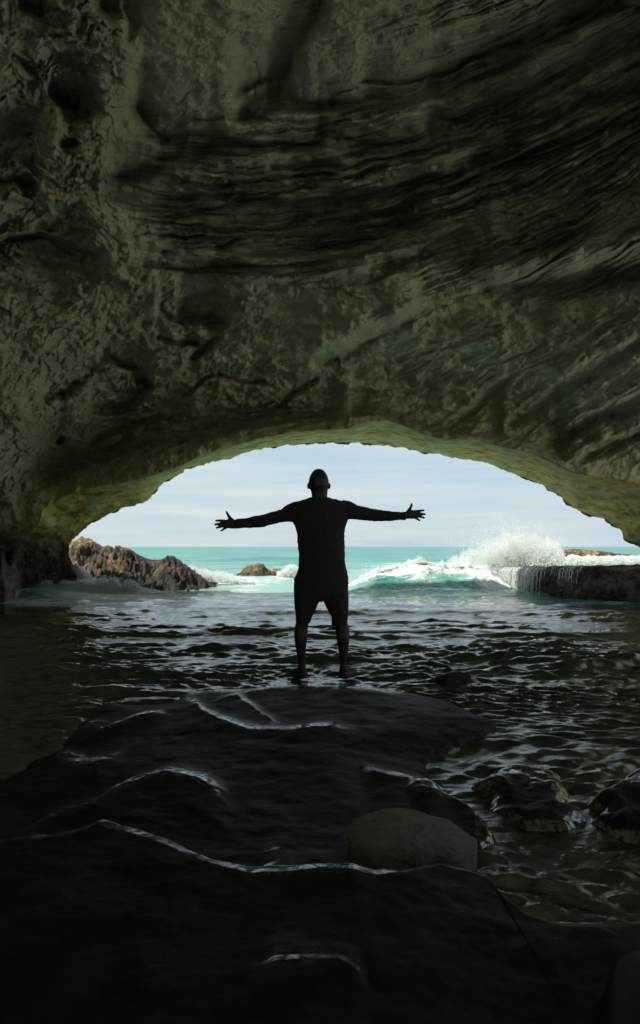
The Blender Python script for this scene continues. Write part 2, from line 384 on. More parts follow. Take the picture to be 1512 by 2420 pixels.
def fine_relief(U_, V_):
    u_, v_ = U_ + 8*perlin(U_/60, V_/60), V_ + 8*perlin(U_/60+9, V_/60)
    q = v_ + 0.00033*(u_-560)**2 - 0.02*np.clip(560-u_, 0, 400)
    wa = sstep(230, 330, v_)*(1-sstep(620, 720, v_))*sstep(270, 400, u_) + 0.55*sstep(900, 1200, u_)*(1-sstep(500, 700, v_))*(1-sstep(230, 330, v_)) + 0.30*sstep(350, 600, u_)
    am = 0.35+0.9*sstep(-0.25, 0.35, perlin(q/75+2, u_/330))
    a = wa*am*((fbm(q/19, u_/240, o=5, gain=0.6, ridged=True)-1.0)*0.0095 - 0.016*np.exp(-(perlin(q/34, u_/420)/0.05)**2) - 0.010*np.exp(-(perlin(q/15+7, u_/260)/0.07)**2))
    q2 = v_*0.78 + u_*0.62; wb = sstep(820, 1050, u_)*sstep(680, 820, v_)
    a += wb*((fbm(q2/22, (u_*0.78-v_*0.62)/220, o=5, gain=0.6, ridged=True)-1.0)*0.006)
    wl2 = (1-sstep(500, 800, u_))*sstep(560, 700, v_)
    a += wl2*0.010*(fbm((v_*0.8+u_*0.6)/30, (u_*0.8-v_*0.6)/70, o=6, gain=0.65, ridged=True)-1.0)
    a -= 0.007*np.exp(-(perlin(u_/95+3, v_/80)/0.03)**2)*sstep(0.0, 0.3, perlin(u_/130, v_/130+5))
    fx, fy = u_ + 10*fbm(u_/40, v_/40, o=3), v_ + 10*fbm(u_/40+8, v_/40, o=3)
    c45, s45 = 0.82, 0.57
    fa, fb = fx*c45+fy*s45, -fx*s45+fy*c45
    lw = 1-sstep(240, 420, u_)*(1-0.75*sstep(600, 720, v_)*(1-sstep(700, 1000, u_)))
    a += (0.10+0.90*lw)*(0.0070*facets(fa/75, fb/40, 5) + 0.0036*facets(fa/32, fb/19, 6))
    return -a + 0.008*fbm(u_/70, v_/45, o=6, gain=0.62)
# integrate up the picture with a leak
dv = 4.0; dl = np.zeros(HU.shape); acc = np.zeros(len(hu))
for j in range(len(hv)-1, -1, -1):
    acc = acc*(1-dv/110.0) + S[j]*dv*(1.9/900.0); dl[j] = acc
def blur_u(A, sg):
    kx = np.arange(-int(3*sg), int(3*sg)+1); kw = np.exp(-(kx/sg)**2/2); kw /= kw.sum()
    Ap = np.pad(A, ((0, 0), (len(kx)//2, len(kx)//2)), mode='edge')
    return sum(Ap[:, i:i+A.shape[1]]*kw[i] for i in range(len(kx)))
lowf = blur_u(dl, 8.0); dl = lowf + 0.6*(blur_u(dl, 1.2)-lowf) + 0.020*np.clip(S, -0.8, 2.0)
fade = sstep(0, 110, HU+160)*sstep(0, 110, 1680-HU)*sstep(0, 110, HV2+160)
dl *= fade
lipin = inside(U, V, LIPPOLY)
dlip = polydist(U, V, LIP); dout = polydist(U, V, OUTL)
D = bilin(cu, cv, DC, U, V)
dl_s = (bilin(hu, hv, dl, U, V) + fine_relief(U, V)*sstep(-160, -60, U)*(1-sstep(1580, 1670, U))*sstep(-160, -60, V))*((U > -160) & (U < 1676) & (V > -160) & (V < 1316))
leftness = 1-sstep(60, 420, U)
Dlip = 15.6 + 2.0*leftness
D = np.minimum(D, Dlip + 6*sstep(260, 520, dlip))
wl = sstep(0, 230, dlip)
Dn = (Dlip + (D-Dlip)*wl) * (1 + dl_s*np.where(V > 1200, 0.3, 1.0)*sstep(0, 60, dlip))
Dout_ = 18.6 + 0.9*leftness
tt = dlip/(dlip+dout+1e-6)
Dr = Dlip + (Dout_-Dlip)*np.clip(tt, 0, 1)**0.9
D = np.where(lipin & (V < 2000) & (U > -40), Dr, Dn)
# lower left wall and feet
foot = sstep(1230, 1300, V)*(1-sstep(190, 260, U))*sstep(-200, -40, U)
D = D*(1-foot) + foot*(19.4 - 4.6*(1-sstep(8, 60, U + 14*perlin(U/30, V/22)))*sstep(1296, 1372, V + 20*perlin(U/18, V/60)))
X = wx(U, D); Z = wz(V, D)
# three dimensional roughness
crag = (1-sstep(200, 300, U + 30*perlin(U/80, V/80)))*(1-sstep(560, 640, V))
mid = (1-sstep(450, 800, U))*sstep(600, 700, V)
rough = 0.014 + 0.050*crag + 0.016*mid
f1 = fbm(X*0.9, D*0.9, Z*0.9, o=6, gain=0.55, ridged=True)-1.0
f2 = fbm(X*3.2+7, D*3.2, Z*3.2, o=4, gain=0.6)
blk = np.round(fbm(X*1.1+3, D*1.1+5, Z*1.1, o=2)*3.0)/3.0
smoothw = np.where(lipin, 0.35, 1.0)
fr = ((U > -3000) & (U < 4500) & (V > -3000))*1.0
D2 = D*(1 - (rough*f1*0.55 + 0.0045*f2 + 0.055*crag*blk + 0.012*foot*f2)*smoothw*fr)
X = wx(U, D2); Z = wz(V, D2)
P = np.stack([X, D2, Z], -1).reshape(-1, 3)
F = grid_faces(len(vs), len(us))
Uf, Vf = U.ravel(), V.ravel()
cx_ = Uf[F].mean(1); cy_ = Vf[F].mean(1); Zf = P[:, 2][F].max(1)
inn = np.zeros(len(F), bool); cand = (cx_ > -20) & (cx_ < 1620) & (cy_ > 1030)
inn[cand] = inside(cx_[cand], cy_[cand], OPEN2)
def light_gap(P_, F_):  # unseen openings added at the right and behind, to let fill light in
    c = P_[F_].mean(1); e = 0.5*fbm(c[:, 1]*0.9, c[:, 2]*0.9, o=3)
    return ((c[:, 1] < -4.5) & ((c[:, 0]/4.6)**2 + ((c[:, 2]-0.5)/3.2)**2 < 1+0.25*e)) | (c[:, 0] > 6.5) & (((c[:, 1]-7.0)/8.5)**2 + ((c[:, 2])/6.3)**2 < 1+0.25*e)
gap = light_gap(P, F) & (cx_ > 1560)
F = F[(~inn) & (~gap) & (Zf > -0.8) & (np.abs(P[:, 0][F]).max(1) < 40)]
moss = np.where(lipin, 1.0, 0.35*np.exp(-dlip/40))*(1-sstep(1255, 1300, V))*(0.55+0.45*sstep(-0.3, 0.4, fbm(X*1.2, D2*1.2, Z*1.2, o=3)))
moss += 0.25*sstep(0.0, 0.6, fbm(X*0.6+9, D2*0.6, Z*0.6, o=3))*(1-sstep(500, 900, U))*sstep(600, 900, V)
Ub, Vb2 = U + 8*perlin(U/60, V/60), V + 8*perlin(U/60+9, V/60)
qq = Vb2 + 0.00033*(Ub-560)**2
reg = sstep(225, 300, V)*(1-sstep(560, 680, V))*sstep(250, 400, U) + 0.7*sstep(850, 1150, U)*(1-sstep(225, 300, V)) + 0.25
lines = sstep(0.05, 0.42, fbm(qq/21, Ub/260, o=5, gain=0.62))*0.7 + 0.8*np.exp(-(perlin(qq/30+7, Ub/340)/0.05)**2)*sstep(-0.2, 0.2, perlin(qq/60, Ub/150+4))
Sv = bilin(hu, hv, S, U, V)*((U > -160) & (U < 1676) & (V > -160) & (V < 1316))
strata_shade = np.clip(0.55*np.clip(Sv, 0, 1)*(0.7+0.6*fbm(qq/9, Ub/90, o=3)) + reg*lines*0.8, 0, 1)*(1-np.where(lipin, 1.0, 0.0))  # shade of the stroked ledges painted as dark bands, plus strata lines
tide = sstep(1.75, 0.9, Z - 0.35*fbm(X*1.5, D2*1.5, o=3)) if False else 1-sstep(0.9, 1.9, Z + 0.35*fbm(X*1.5, D2*1.5, o=3))
at = {'moss': np.clip(moss, 0, 1).ravel(), 'tide': np.clip(tide, 0, 1).ravel(), 'strata_shade': strata_shade.ravel()}
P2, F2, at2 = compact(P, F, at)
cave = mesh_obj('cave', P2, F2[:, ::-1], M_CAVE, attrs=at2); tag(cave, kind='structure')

# sea face of the cliff round the mouth: gives the arch its thickness
ring = []
for i, (u, v) in enumerate(RAG[3:]):
    for k_, (s, dd) in enumerate([(0, 0.0), (0.02, 0.30), (0.10, 0.5), (0.4, 0.6), (1.2, 0.6), (3.0, 0.6)]):
        lf = 1-float(sstep(60, 420, np.array(u))); d0 = 18.6+0.9*lf
        uu = u + (u-756)*s; vv = v + (v-1420)*s
        dd2 = d0 + dd
        ring.append((wx(u, d0) + (wx(uu, d0)-wx(u, d0)), dd2 + (0.15*math.sin(i*0.13+k_) if k_ > 1 else -0.02 if k_ == 0 else 0), wz(v, d0)+(wz(vv, d0)-wz(v, d0))))
ring = np.array(ring); nr_ = len(RAG[3:])
cliff = mesh_obj('cliff_face', ring, grid_faces(nr_, 6), M_CAVE, attrs={'moss': np.full(len(ring), 0.4), 'tide': np.zeros(len(ring))}, parent=cave)

# back of the cave behind the camera
th = np.linspace(-0.35, math.pi+0.35, 70); yy = np.linspace(5.0, -9.0, 40)
bp = []
for y in yy:
    cl = math.sqrt(max(0.0, 1-max(0.0, (-y-2)/7.0)**2))
    for a in th:
        aL = 4.9+0.19*max(y, 0); aR = 9.4
        c_, s_ = math.cos(a), math.sin(a)
        xx = (aR if c_ > 0 else aL)*c_*1.04*cl*1.03; zz = (6.9-0.07*max(y, 0))*s_*cl*1.05
        bp.append((xx, y, zz))
bp = np.array(bp); nn = fbm(bp[:,0]*.5, bp[:,1]*.5, bp[:,2]*.5, o=4)*0.35
bp[:,0] += nn; bp[:,2] += nn*0.5
bF = grid_faces(len(yy), len(th)); bF = bF[~light_gap(bp, bF)]
back = mesh_obj('cave_back', bp, bF, M_CAVE, attrs={'moss': np.zeros(len(bp)), 'tide': np.zeros(len(bp))}, parent=cave)

# ---- sea bed / ground sheet
gs = 20000.0
V_ = np.array([(-gs, -30, -1.5), (gs, -30, -1.5), (gs, gs, -1.5), (-gs, gs, -1.5)])
M_BED = plain('sandy_sea_bed', (0.25, 0.22, 0.16), (0.35, 0.31, 0.22), 0.9, 0.5, 0.05)
bed = mesh_obj('ground', V_, np.array([[0, 1, 2, 3]]), M_BED, smooth=False); tag(bed, kind='structure')

# pale sand added out of frame, bouncing sunlight through both openings into the cave
xs_ = np.linspace(-40, 60, 120); ys_ = np.linspace(-50, 15.5, 80); XS_, YS_ = np.meshgrid(xs_, ys_)
off_ = np.maximum(XS_-9.2, -8.0-YS_); ZS_ = -0.9 + 1.1*sstep(-0.8, 2.5, off_) + 0.03*np.clip(off_, 0, 60) + 0.15*fbm(XS_*0.3, YS_*0.3, o=3)*sstep(0, 3, off_)
M_BOUNCE_SAND = plain('pale_bounce_sand', (0.70, 0.68, 0.60), (0.80, 0.78, 0.69), 0.95, 30, 0.01)
bounce_sand = mesh_obj('bounce_sand', np.stack([XS_, YS_, ZS_], -1).reshape(-1, 3), grid_faces(80, 120), M_BOUNCE_SAND); tag(bounce_sand, kind='structure')

# ---- sea
def waves(x, y, fp, n=120, lo=0.05, hi=1.8, amp=0.0125, spread=0.75, seed=3, wind=math.pi/2):
    r = np.random.default_rng(seed); z = np.zeros(np.shape(x)); lost = np.zeros(np.shape(x))
    lam = np.exp(r.uniform(math.log(lo), math.log(hi), n)); ang = wind + r.normal(0, spread*0.6, n); ph = r.uniform(0, 6.28, n)
    wxp = fbm(x*0.35, y*0.5, o=2)*0.5
    for l, a, p in zip(lam, ang, ph):
        k = 2*math.pi/l; f = np.exp(-(fp*1.9/l)**2); f = f*(1/(1+(l/(8*fp+0.22))**2) if hi < 3 else 1)
        s = np.sin(k*(x*math.cos(a) + (y+wxp)*math.sin(a)) + p)
        z += amp*l*f*(1.0 if l < 0.7 else 0.6)*(1-2*np.abs(s)**1.3*0.9 if l > 0.35 else s)
        lost += (1-f)
    return z, lost/n
ks = np.concatenate([np.arange(0.35, 8, 0.18), np.arange(8, 60, 0.55), np.arange(60, 460, 1.1), np.arange(460, 1200, 2.2)])[::-1]
uc = grow(-30, 1542, 3.0, (-5200, 6800), 1.12)
YY = CH*FP/ks
UU, Yg = np.meshgrid(uc, YY); Xg = wx(UU, Yg)
dY = np.abs(np.gradient(YY))[:, None] + np.zeros_like(Xg)
outside = sstep(15.0, 22.0, Yg)
zi, lost = waves(Xg, Yg, dY)
gust = 0.62 + 0.45*fbm(Xg*0.45, Yg*0.8, o=3)
stream = sstep(1080, 1180, UU)*sstep(560, 640, ks[:, None])
zs = zi*(np.clip(gust, 0.35, 1.4)*(0.60+1.05*(1-sstep(4.5, 9.5, Yg)))+0.25*stream)*(1-0.4*outside)*(1-0.35*sstep(8, 11, Yg)*(1-outside))*(1-0.10*sstep(11.5, 14.5, Yg)*(1-outside))
wl_ = fbm(Xg*0.9, Yg*2.6+3, o=4, gain=0.55)
zs = zs + 0.075*np.clip(wl_-0.10, 0, 1)*(1-outside)*sstep(4.0, 7.0, Yg)*(1-0.4*sstep(11, 14, Yg))
sw, _ = waves(Xg, Yg, dY, n=26, lo=2.5, hi=16, amp=0.0042, spread=0.5, seed=9)
zs = zs + sw*outside*(0.9) + 0.35*sw*(1-outside)*0.25
# low swells running to the man's rock
for (yc, h, wdt, x0, x1) in [(6.55, 0.055, 0.16, -4.5, -0.4), (7.3, 0.05, 0.2, -1, 5), (6.9, 0.07, 0.15, 1.6, 6), (5.9, 0.05, 0.12, 2.4, 6), (9.4, 0.06, 0.3, -6, 7), (12.2, 0.06, 0.35, -2, 8)]:
    cyl = yc + 0.28*perlin(Xg*0.5+yc, Xg*0+yc) + 0.04*perlin(Xg*2.5, Xg*0+yc)
    zs = zs + h*np.exp(-((Yg-cyl)/(wdt*np.where(Yg > cyl, 1.5, 0.8)))**2)*sstep(x0, x0+1.2, Xg)*(1-sstep(x1-1.2, x1, Xg))
def gauss2(cu_, cv_, su, sv_): return np.exp(-((UU-cu_)/su)**2 - ((ks[:, None]+HV-cv_)/sv_)**2)
VV = ks[:, None] + HV + 0*UU
foam = 0.70*gauss2(220, 1400, 170, 22) + 0.6*gauss2(60, 1424, 120, 12) + 0.62*gauss2(560, 1375, 120, 18) + 0.8*gauss2(680, 1352, 50, 12)
foam += 0.7*gauss2(1000, 1350, 170, 22) + 0.8*gauss2(1130, 1372, 90, 20) + 0.30*gauss2(1000, 1398, 280, 16) + 0.25*gauss2(600, 1400, 240, 18)
foam += 0.45*gauss2(1420, 1425, 170, 9) + 0.3*gauss2(1260, 1408, 70, 12) + 0.95*gauss2(1440, 1322, 120, 12)
foam += 0.20*gauss2(756, 1408, 800, 22) + 0.30*gauss2(756, 1440, 800, 40)
foam += 0.26*sstep(19, 26, Yg)*(1-sstep(80, 400, Yg))
foam += 0.55*gauss2(1110, 1870, 90, 26)*0.6
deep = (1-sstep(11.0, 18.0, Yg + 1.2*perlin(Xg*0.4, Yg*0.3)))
ripple = np.clip(0.9*np.exp(-Yg/16)+0.25, 0, 1) + 1.2*stream
roughn = 0.02 + 0.26*sstep(20, 60, Yg)
Pw = np.stack([Xg, Yg, zs], -1).reshape(-1, 3)
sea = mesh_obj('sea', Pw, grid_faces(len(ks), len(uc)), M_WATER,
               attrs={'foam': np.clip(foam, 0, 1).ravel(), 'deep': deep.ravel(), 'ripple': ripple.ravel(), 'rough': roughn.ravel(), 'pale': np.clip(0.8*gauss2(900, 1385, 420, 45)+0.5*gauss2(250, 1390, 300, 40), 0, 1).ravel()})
tag(sea, kind='structure')

# ================================================================== ROCKS IN THE SEA
def hf_rock(name, xs, ys, func, mat, att=None):
    Xr, Yr = np.meshgrid(xs, ys); Zr = func(Xr, Yr)
    A = {k: v(Xr, Yr, Zr).ravel() for k, v in (att or {}).items()}
    Pq = np.stack([Xr, Yr, Zr], -1).reshape(-1, 3); Fq = grid_faces(len(ys), len(xs))
    keep = Zr.ravel()[Fq].max(1) > -0.28
    Pq, Fq, A = compact(Pq, Fq[keep], A)
    return mesh_obj(name, Pq, Fq, mat, attrs=A)
def crest_rock(name, crest, yc, front, backw, mat, zb=-0.3, amp=0.10, res=0.025, skew=0.0, wetz=0.25):
    c = np.array(crest, float); cx0 = wx(c[:, 0], yc); cz0 = wz(c[:, 1], yc)
    xs = np.arange(cx0[0]-0.5, cx0[-1]+0.5, res); ys = np.arange(yc-front-0.5, yc+backw+0.6, res*1.5)
    def f(X, Y):
        yw = yc + 0.25*perlin(X*1.1+3, X*0)
        h = np.interp(X, np.concatenate([[cx0[0]-0.5], cx0, [cx0[-1]+0.5]]), np.concatenate([[zb], cz0, [zb]]))
        s = np.where(Y < yw, (yw-Y)/front, (Y-yw)/backw) 
        pr = 1 - np.clip(s, 0, 1.6)**1.25
        n = fbm(X*1.7, Y*1.7, o=6, gain=0.62, ridged=True)-1.0; n2 = fbm(X*7, Y*7, o=4, gain=0.65)
        k = sstep(0.0, 0.25, s)
        return zb + (h-zb)*pr + amp*(n*k + 0.48*n2*(0.35+0.65*k))
    return hf_rock(name, xs, ys, f, mat, {'wet': lambda X, Y, Z: np.clip(1-sstep(wetz*0.4, wetz*1.6, Z + 0.25*fbm(X*3, Y*3, o=3)) + (0.85*sstep(-6.0, -5.4, X+0.3*fbm(X*2, Y*2, o=3))*(X > -7.5)*(yc < 22)), 0, 1)})  # wet near the water; shaded right side of the long rock painted darker
r1 = crest_rock('sea_rock', [(140,1300),(158,1288),(172,1275),(190,1267),(205,1272),(225,1283),(238,1294),(250,1290),(262,1291),(272,1300),(277,1298),(280,1287),(290,1292),(310,1297),(330,1312),(350,1320),
     (370,1323),(385,1321),(395,1313),(410,1313),(425,1322),(440,1335),(465,1357),(485,1370),(500,1380)], 20.6, 1.55, 1.8, M_BROWN, amp=0.16)
tag(r1, 'long jagged brown rock rising from the foam beside the left foot of the cave', 'rock')
r2 = crest_rock('sea_rock', [(570,1352),(578,1340),(586,1335),(600,1334),(612,1330),(622,1332),(628,1342),(640,1347),(652,1342),(662,1346),(668,1354)], 31.0, 0.9, 1.2, M_BROWN, amp=0.10, res=0.035, wetz=0.1)
tag(r2, 'small low brown rock alone in the turquoise sea, between the left splash and the man', 'rock')
r3 = crest_rock('reef', [(1322,1304),(1335,1300),(1350,1297),(1375,1297),(1400,1300),(1430,1303),(1460,1308),(1500,1311),(1540,1312),(1600,1316)], 33.0, 2.2, 3.0, M_BROWN, amp=0.16, res=0.05, wetz=0.05)
tag(r3, 'far brown reef with white water running off it, behind the burst of spray', 'reef')

# flat ledge on the right
LP = [(5.62,20.9), ground(1216,1388,0.0), ground(1290,1402,0), ground(1380,1414,0), ground(1440,1420,0), ground(1530,1422,0), ground(1700,1425,0), (13.5,17.0), (13.5,24.6), (7.2,24.6), (6.3,22.6)]
def ledge_top(Y): return 0.59 + 0.032*(20.4-np.clip(Y, 14, 24))
def ledge_f(X, Y):
    s = sdf(X + 0.10*perlin(X*2.2, Y*2.2) + 0.04*perlin(X*7, Y*7), Y + 0.14*perlin(X*1.7+9, Y*1.7) + 0.05*perlin(X*6+9, Y*6), LP)
    top = ledge_top(Y) + 0.028*fbm(X*1.5, Y*1.5, o=5)
    side = sstep(-0.02, 0.30, s)**0.75
    return -0.4 + (top+0.4)*side + 0.07*(1-np.abs(2*side-1))*fbm(X*3, Y*3, o=5, gain=0.65)
FRONT = [(7.2,24.6), (6.3,22.6)] + LP[:7]
fr_ = []
for (x0, y0), (x1, y1) in zip(FRONT[:-1], FRONT[1:]):
    m_ = max(2, int(math.hypot(x1-x0, y1-y0)/0.03))
    fr_ += [(x0+(x1-x0)*i/m_, y0+(y1-y0)*i/m_) for i in range(m_)]
fr_ = np.array(fr_); ker = np.ones(21)/21
frs = np.stack([np.convolve(np.pad(fr_[:, k], 10, mode='edge'), ker, mode='valid') for k in (0, 1)], -1)
tg = np.gradient(frs, axis=0); tg /= np.linalg.norm(tg, axis=1)[:, None]; nin = np.stack([-tg[:, 1], tg[:, 0]], -1)
if (nin[len(nin)//2] @ np.array([0, 1.0])) < 0: nin = -nin
LR = []
for k in range(44):
    t_ = k/34.0
    if k <= 34: sN, z_ = -0.05 + 0.22*t_**2 + 0.10*math.exp(-((t_-0.45)/0.2)**2)*0, -0.42 + 1.06*math.sin(min(t_, 1)*math.pi/2)**0.8
    else: sN, z_ = 0.17 + 0.09*(k-34), 0.645 + 0.02*min(1, (k-34)/3)
    b_ = frs + nin*sN; zz_ = np.full(len(b_), z_)
    d1 = fbm(b_[:, 0]*1.4, b_[:, 1]*1.4, zz_*1.8, o=6, gain=0.62); wgt = 0.09 if k <= 34 else 0.09*math.exp(-(k-34)/1.5)
    b_ = b_ - nin*(wgt*d1)[:, None]
    zz_ = zz_ + (ledge_top(b_[:, 1])-0.66)*max(0, z_)/0.645 + 0.045*fbm(b_[:, 0]*2, b_[:, 1]*2, o=5, gain=0.6)
    LR.append(np.column_stack([b_, zz_]))
LR = np.array(LR); nf = len(frs)
top_x = np.arange(5.6, 13.4, 0.05); top_y = np.arange(15.0, 24.6, 0.05); TX, TY = np.meshgrid(top_x, top_y); TZ = ledge_f(TX, TY) - 0.004
sl = sdf(TX, TY, LP).ravel(); TF = grid_faces(len(top_y), len(top_x)); TF = TF[sl[TF].min(1) > 0.45]
TP = np.stack([TX, TY, TZ], -1).reshape(-1, 3); TP, TF, _ = compact(TP, TF)
LPv = np.concatenate([LR.reshape(-1, 3), TP]); LFv = np.concatenate([grid_faces(44, nf), TF+44*nf])
ledge = mesh_obj('rock_ledge', LPv, LFv, M_LEDGE, attrs={'wet': 1-sstep(0.05, 0.35, LPv[:, 2]+0.2*fbm(LPv[:, 0]*3, LPv[:, 1]*3, o=3))})
tag(ledge, 'dark flat topped ledge under the right of the arch, water pouring off its left end', 'ledge')

# ---- white water
TET = np.array([(1,1,1),(-1,-1,1),(-1,1,-1),(1,-1,-1)], float)*0.6
OCT = np.array([(1,0,0),(-1,0,0),(0,1,0),(0,-1,0),(0,0,1),(0,0,-1)], float)
OF = np.array([(0,2,4),(2,1,4),(1,3,4),(3,0,4),(2,0,5),(1,2,5),(3,1,5),(0,3,5)])
def drops(name, P, r, mat=None, parent=None, stretch=None):
    n = len(P); q = rng.normal(size=(n, 4)); q /= np.linalg.norm(q, axis=1)[:, None]
    a, b, c, d = q.T
    Rm = np.stack([1-2*(c*c+d*d), 2*(b*c-a*d), 2*(b*d+a*c), 2*(b*c+a*d), 1-2*(b*b+d*d), 2*(c*d-a*b), 2*(b*d-a*c), 2*(c*d+a*b), 1-2*(b*b+c*c)], -1).reshape(n, 3, 3)
    base = OCT[None]*rng.uniform(0.6, 1.3, (n, 6, 1))
    Vd = np.einsum('nij,nkj->nki', Rm, base)*r[:, None, None] + P[:, None, :]
    Fd = (OF[None] + (np.arange(n)*6)[:, None, None]).reshape(-1, 3)
    return mesh_obj(name, Vd.reshape(-1, 3), Fd, mat or M_FOAM, parent, smooth=False)
def screen_pts(u, v, Y): return np.stack([wx(u, Y), Y, wz(v, Y)], -1)

# burst of spray over the ledge
eu = [1020, 1060, 1100, 1150, 1180, 1205, 1250, 1290, 1318, 1334, 1338]; ev = [1345, 1312, 1286, 1264, 1250, 1246, 1247, 1258, 1270, 1290, 1335]
n = 105000
u = rng.uniform(1020, 1338, n); h = rng.beta(1.1, 1.15, n)
top = np.interp(u, eu, ev) + 8 - 12*fbm(u/14, u*0, o=4, gain=0.65); bot = np.where(u < 1195, 1372-(u-1020)*0.0, 1342)
lump = fbm(u/26, h*3.2, o=3)
keep = rng.uniform(0, 1, n) < (1.0 - 0.72*h**2.0)*(0.8+0.5*lump)*sstep(1015, 1110, u) + 0.05
u, h, top, bot = u[keep], h[keep], top[keep], bot[keep]
v = bot + (top-bot)*h
Ys = 21.6 + rng.normal(0, 0.4, len(u))
rr = rng.uniform(0.006, 0.022, len(u))*(1.25-0.85*h)
P = screen_pts(u, v, Ys)
nj = 90; aj = rng.normal(-0.25, 0.75, nj); lj = rng.uniform(70, 118, nj)*(1-0.25*np.abs(aj)); JU, JV = [], []
for a_, l_ in zip(aj, lj):
    m_ = 170; t_ = rng.uniform(0.45, 1.0, m_)**0.8; wd_ = 1.2+2.5*t_
    JU.append(1225 + l_*t_*math.sin(a_)*1.25 + rng.normal(0, 1, m_)*wd_); JV.append(1348 - l_*t_*math.cos(a_)*(1-0.12*t_) + rng.normal(0, 1, m_)*wd_)
JU, JV = np.concatenate(JU), np.concatenate(JV); okj = (JU < 1338) & (JU > 1030)
P = np.concatenate([P, screen_pts(JU[okj], JV[okj], 21.6+rng.normal(0, 0.4, okj.sum()))]); rr = np.concatenate([rr, rng.uniform(0.005, 0.013, okj.sum())])
n2 = 2200
u2 = rng.normal(1190, 85, n2); v2 = np.interp(u2, eu, ev) - np.abs(rng.normal(0, 22, n2)) + 6; v2 = np.where(u2 < 1010, 1330-np.abs(rng.normal(0, 25, n2)), v2)
ok = (u2 < 1350) & (v2 < 1345)
P = np.concatenate([P, screen_pts(u2[ok], v2[ok], 21.6+rng.normal(0, 0.6, ok.sum()))]); rr = np.concatenate([rr, rng.uniform(0.004, 0.010, ok.sum())])
burst = drops('spray', P, rr); tag(burst, kind='stuff'); tag(burst, 'tall burst of white spray thrown up over the ledge', 'spray')

# breaking wave
xw = np.arange(wx(800, 20), wx(1215, 20), 0.02); yw = np.concatenate([np.arange(17.2, 21.2, 0.02), np.arange(21.2, 23.5, 0.08)])
XW, YW = np.meshgrid(xw, yw); UW = XW/20.0*FP + CU
hc = np.interp(UW, [800, 840, 880, 930, 980, 1010, 1060, 1100, 1150, 1215], [0.0, 0.30, 0.50, 0.66, 0.80, 0.82, 0.66, 0.72, 0.60, 0.0])*0.98
ycl = 20.1 + 0.35*perlin(XW*0.6, XW*0+4)
s = YW-ycl
prof = np.where(s < 0, 0.72*np.exp(-(s/1.0)**2)+0.28*np.exp(-(s/2.0)**2), np.exp(-(s/0.9)**2))
lumpw = fbm(XW*1.6, YW*1.6, o=6, gain=0.62)
ZW = -0.07 + hc*prof + 0.14*hc*lumpw*prof + 0.02*fbm(XW*5, YW*5, o=3)
fw = np.clip(0.46*sstep(-2.6, -1.4, s)+0.50*np.exp(-((s+0.1)/0.55)**2) + 0.55*sstep(1060, 1150, UW) + 0.25*fbm(XW*0.8+5, YW*0.8, o=3), 0, 1)*sstep(0.0, 0.15, ZW+0.03)
Pb = np.stack([XW, YW, ZW], -1).reshape(-1, 3); Fb = grid_faces(len(yw), len(xw)); kp = ZW.ravel()[Fb].max(1) > -0.05
A = {'foam': fw.ravel(), 'deep': np.zeros(ZW.size), 'ripple': np.full(ZW.size, 0.5), 'rough': np.full(ZW.size, 0.2), 'pale': np.clip(0.35+0.5*fbm(XW*0.9, YW*0.9, o=3)+0.4*sstep(0.2, 0.7, ZW), 0, 1).ravel()}
Pb, Fb, A = compact(Pb, Fb[kp], A)
wave = mesh_obj('breaking_wave', Pb, Fb, M_WATER, attrs=A); tag(wave, 'pale green wave breaking into foam between the man and the ledge', 'wave')
n = 16000
uc_ = rng.uniform(850, 1190, n); hh = np.interp(uc_, [800, 840, 880, 930, 980, 1010, 1060, 1100, 1150, 1215], [0.0, 0.30, 0.50, 0.66, 0.80, 0.82, 0.66, 0.72, 0.60, 0.0])
clump = np.clip(0.5+1.2*fbm(uc_/18, uc_*0+3, o=3), 0.05, 1.6)
xq = wx(uc_, 20.0); yq = 20.1+0.35*perlin(xq*0.6, xq*0+4) + rng.normal(-0.05, 0.12, n)
zq = hh*0.93 + np.abs(rng.normal(0, 0.06, n))*clump - 0.03
crestf = drops('foam_crest', np.stack([xq, yq, zq], -1), rng.uniform(0.005, 0.018, n), parent=wave)

def bank(name, path, hgt, width, n, rmax=0.022, jets=0):
    """a heap of tumbling foam along a path of (x, y)"""
    p = np.array(path, float); t = rng.uniform(0, len(p)-1, n); i = np.minimum(t.astype(int), len(p)-2); f = (t-i)[:, None]
    c = p[i]*(1-f) + p[i+1]*f
    off = rng.normal(0, 1, n); endf = np.sin(np.clip(t/(len(p)-1), 0, 1)*math.pi)**0.5
    lm = np.clip(0.62+0.75*fbm(c[:, 0]*2.2, off*0.8, o=3), 0.1, 1.6)
    z = hgt*endf*np.exp(-(off/1.1)**2)*lm*np.sqrt(rng.uniform(0, 1, n))
    x = c[:, 0] + 0.05*rng.normal(size=n); y = c[:, 1] + off*width
    P = np.stack([x, y, z], -1); r = rng.uniform(0.005, rmax, n)
    if jets:
        k = rng.integers(0, n, jets*14).reshape(jets, 14); b = P[k[:, :1]]; tt = np.linspace(0, 1, 14)[None, :, None]
        dirn = np.stack([rng.normal(0.05, 0.10, jets), rng.normal(0, 0.05, jets), np.abs(rng.normal(0.0, hgt*0.7, jets))+0.03], -1)[:, None, :]
        J = b + dirn*tt + rng.normal(0, 0.008, (jets, 14, 3)); P = np.concatenate([P, J.reshape(-1, 3)]); r = np.concatenate([r, rng.uniform(0.004, 0.010, jets*14)])
    o = drops(name, P, r); tag(o, kind='stuff'); return o
g = ground
b1 = bank('white_water', [g(70,1391), g(130,1392), g(200,1396), g(260,1400), g(320,1402), g(370,1399)], 0.36, 0.16, 26000, 0.020, 60)
tag(b1, 'rolling heap of foam in front of the long jagged rock', 'foam')
n = 22000
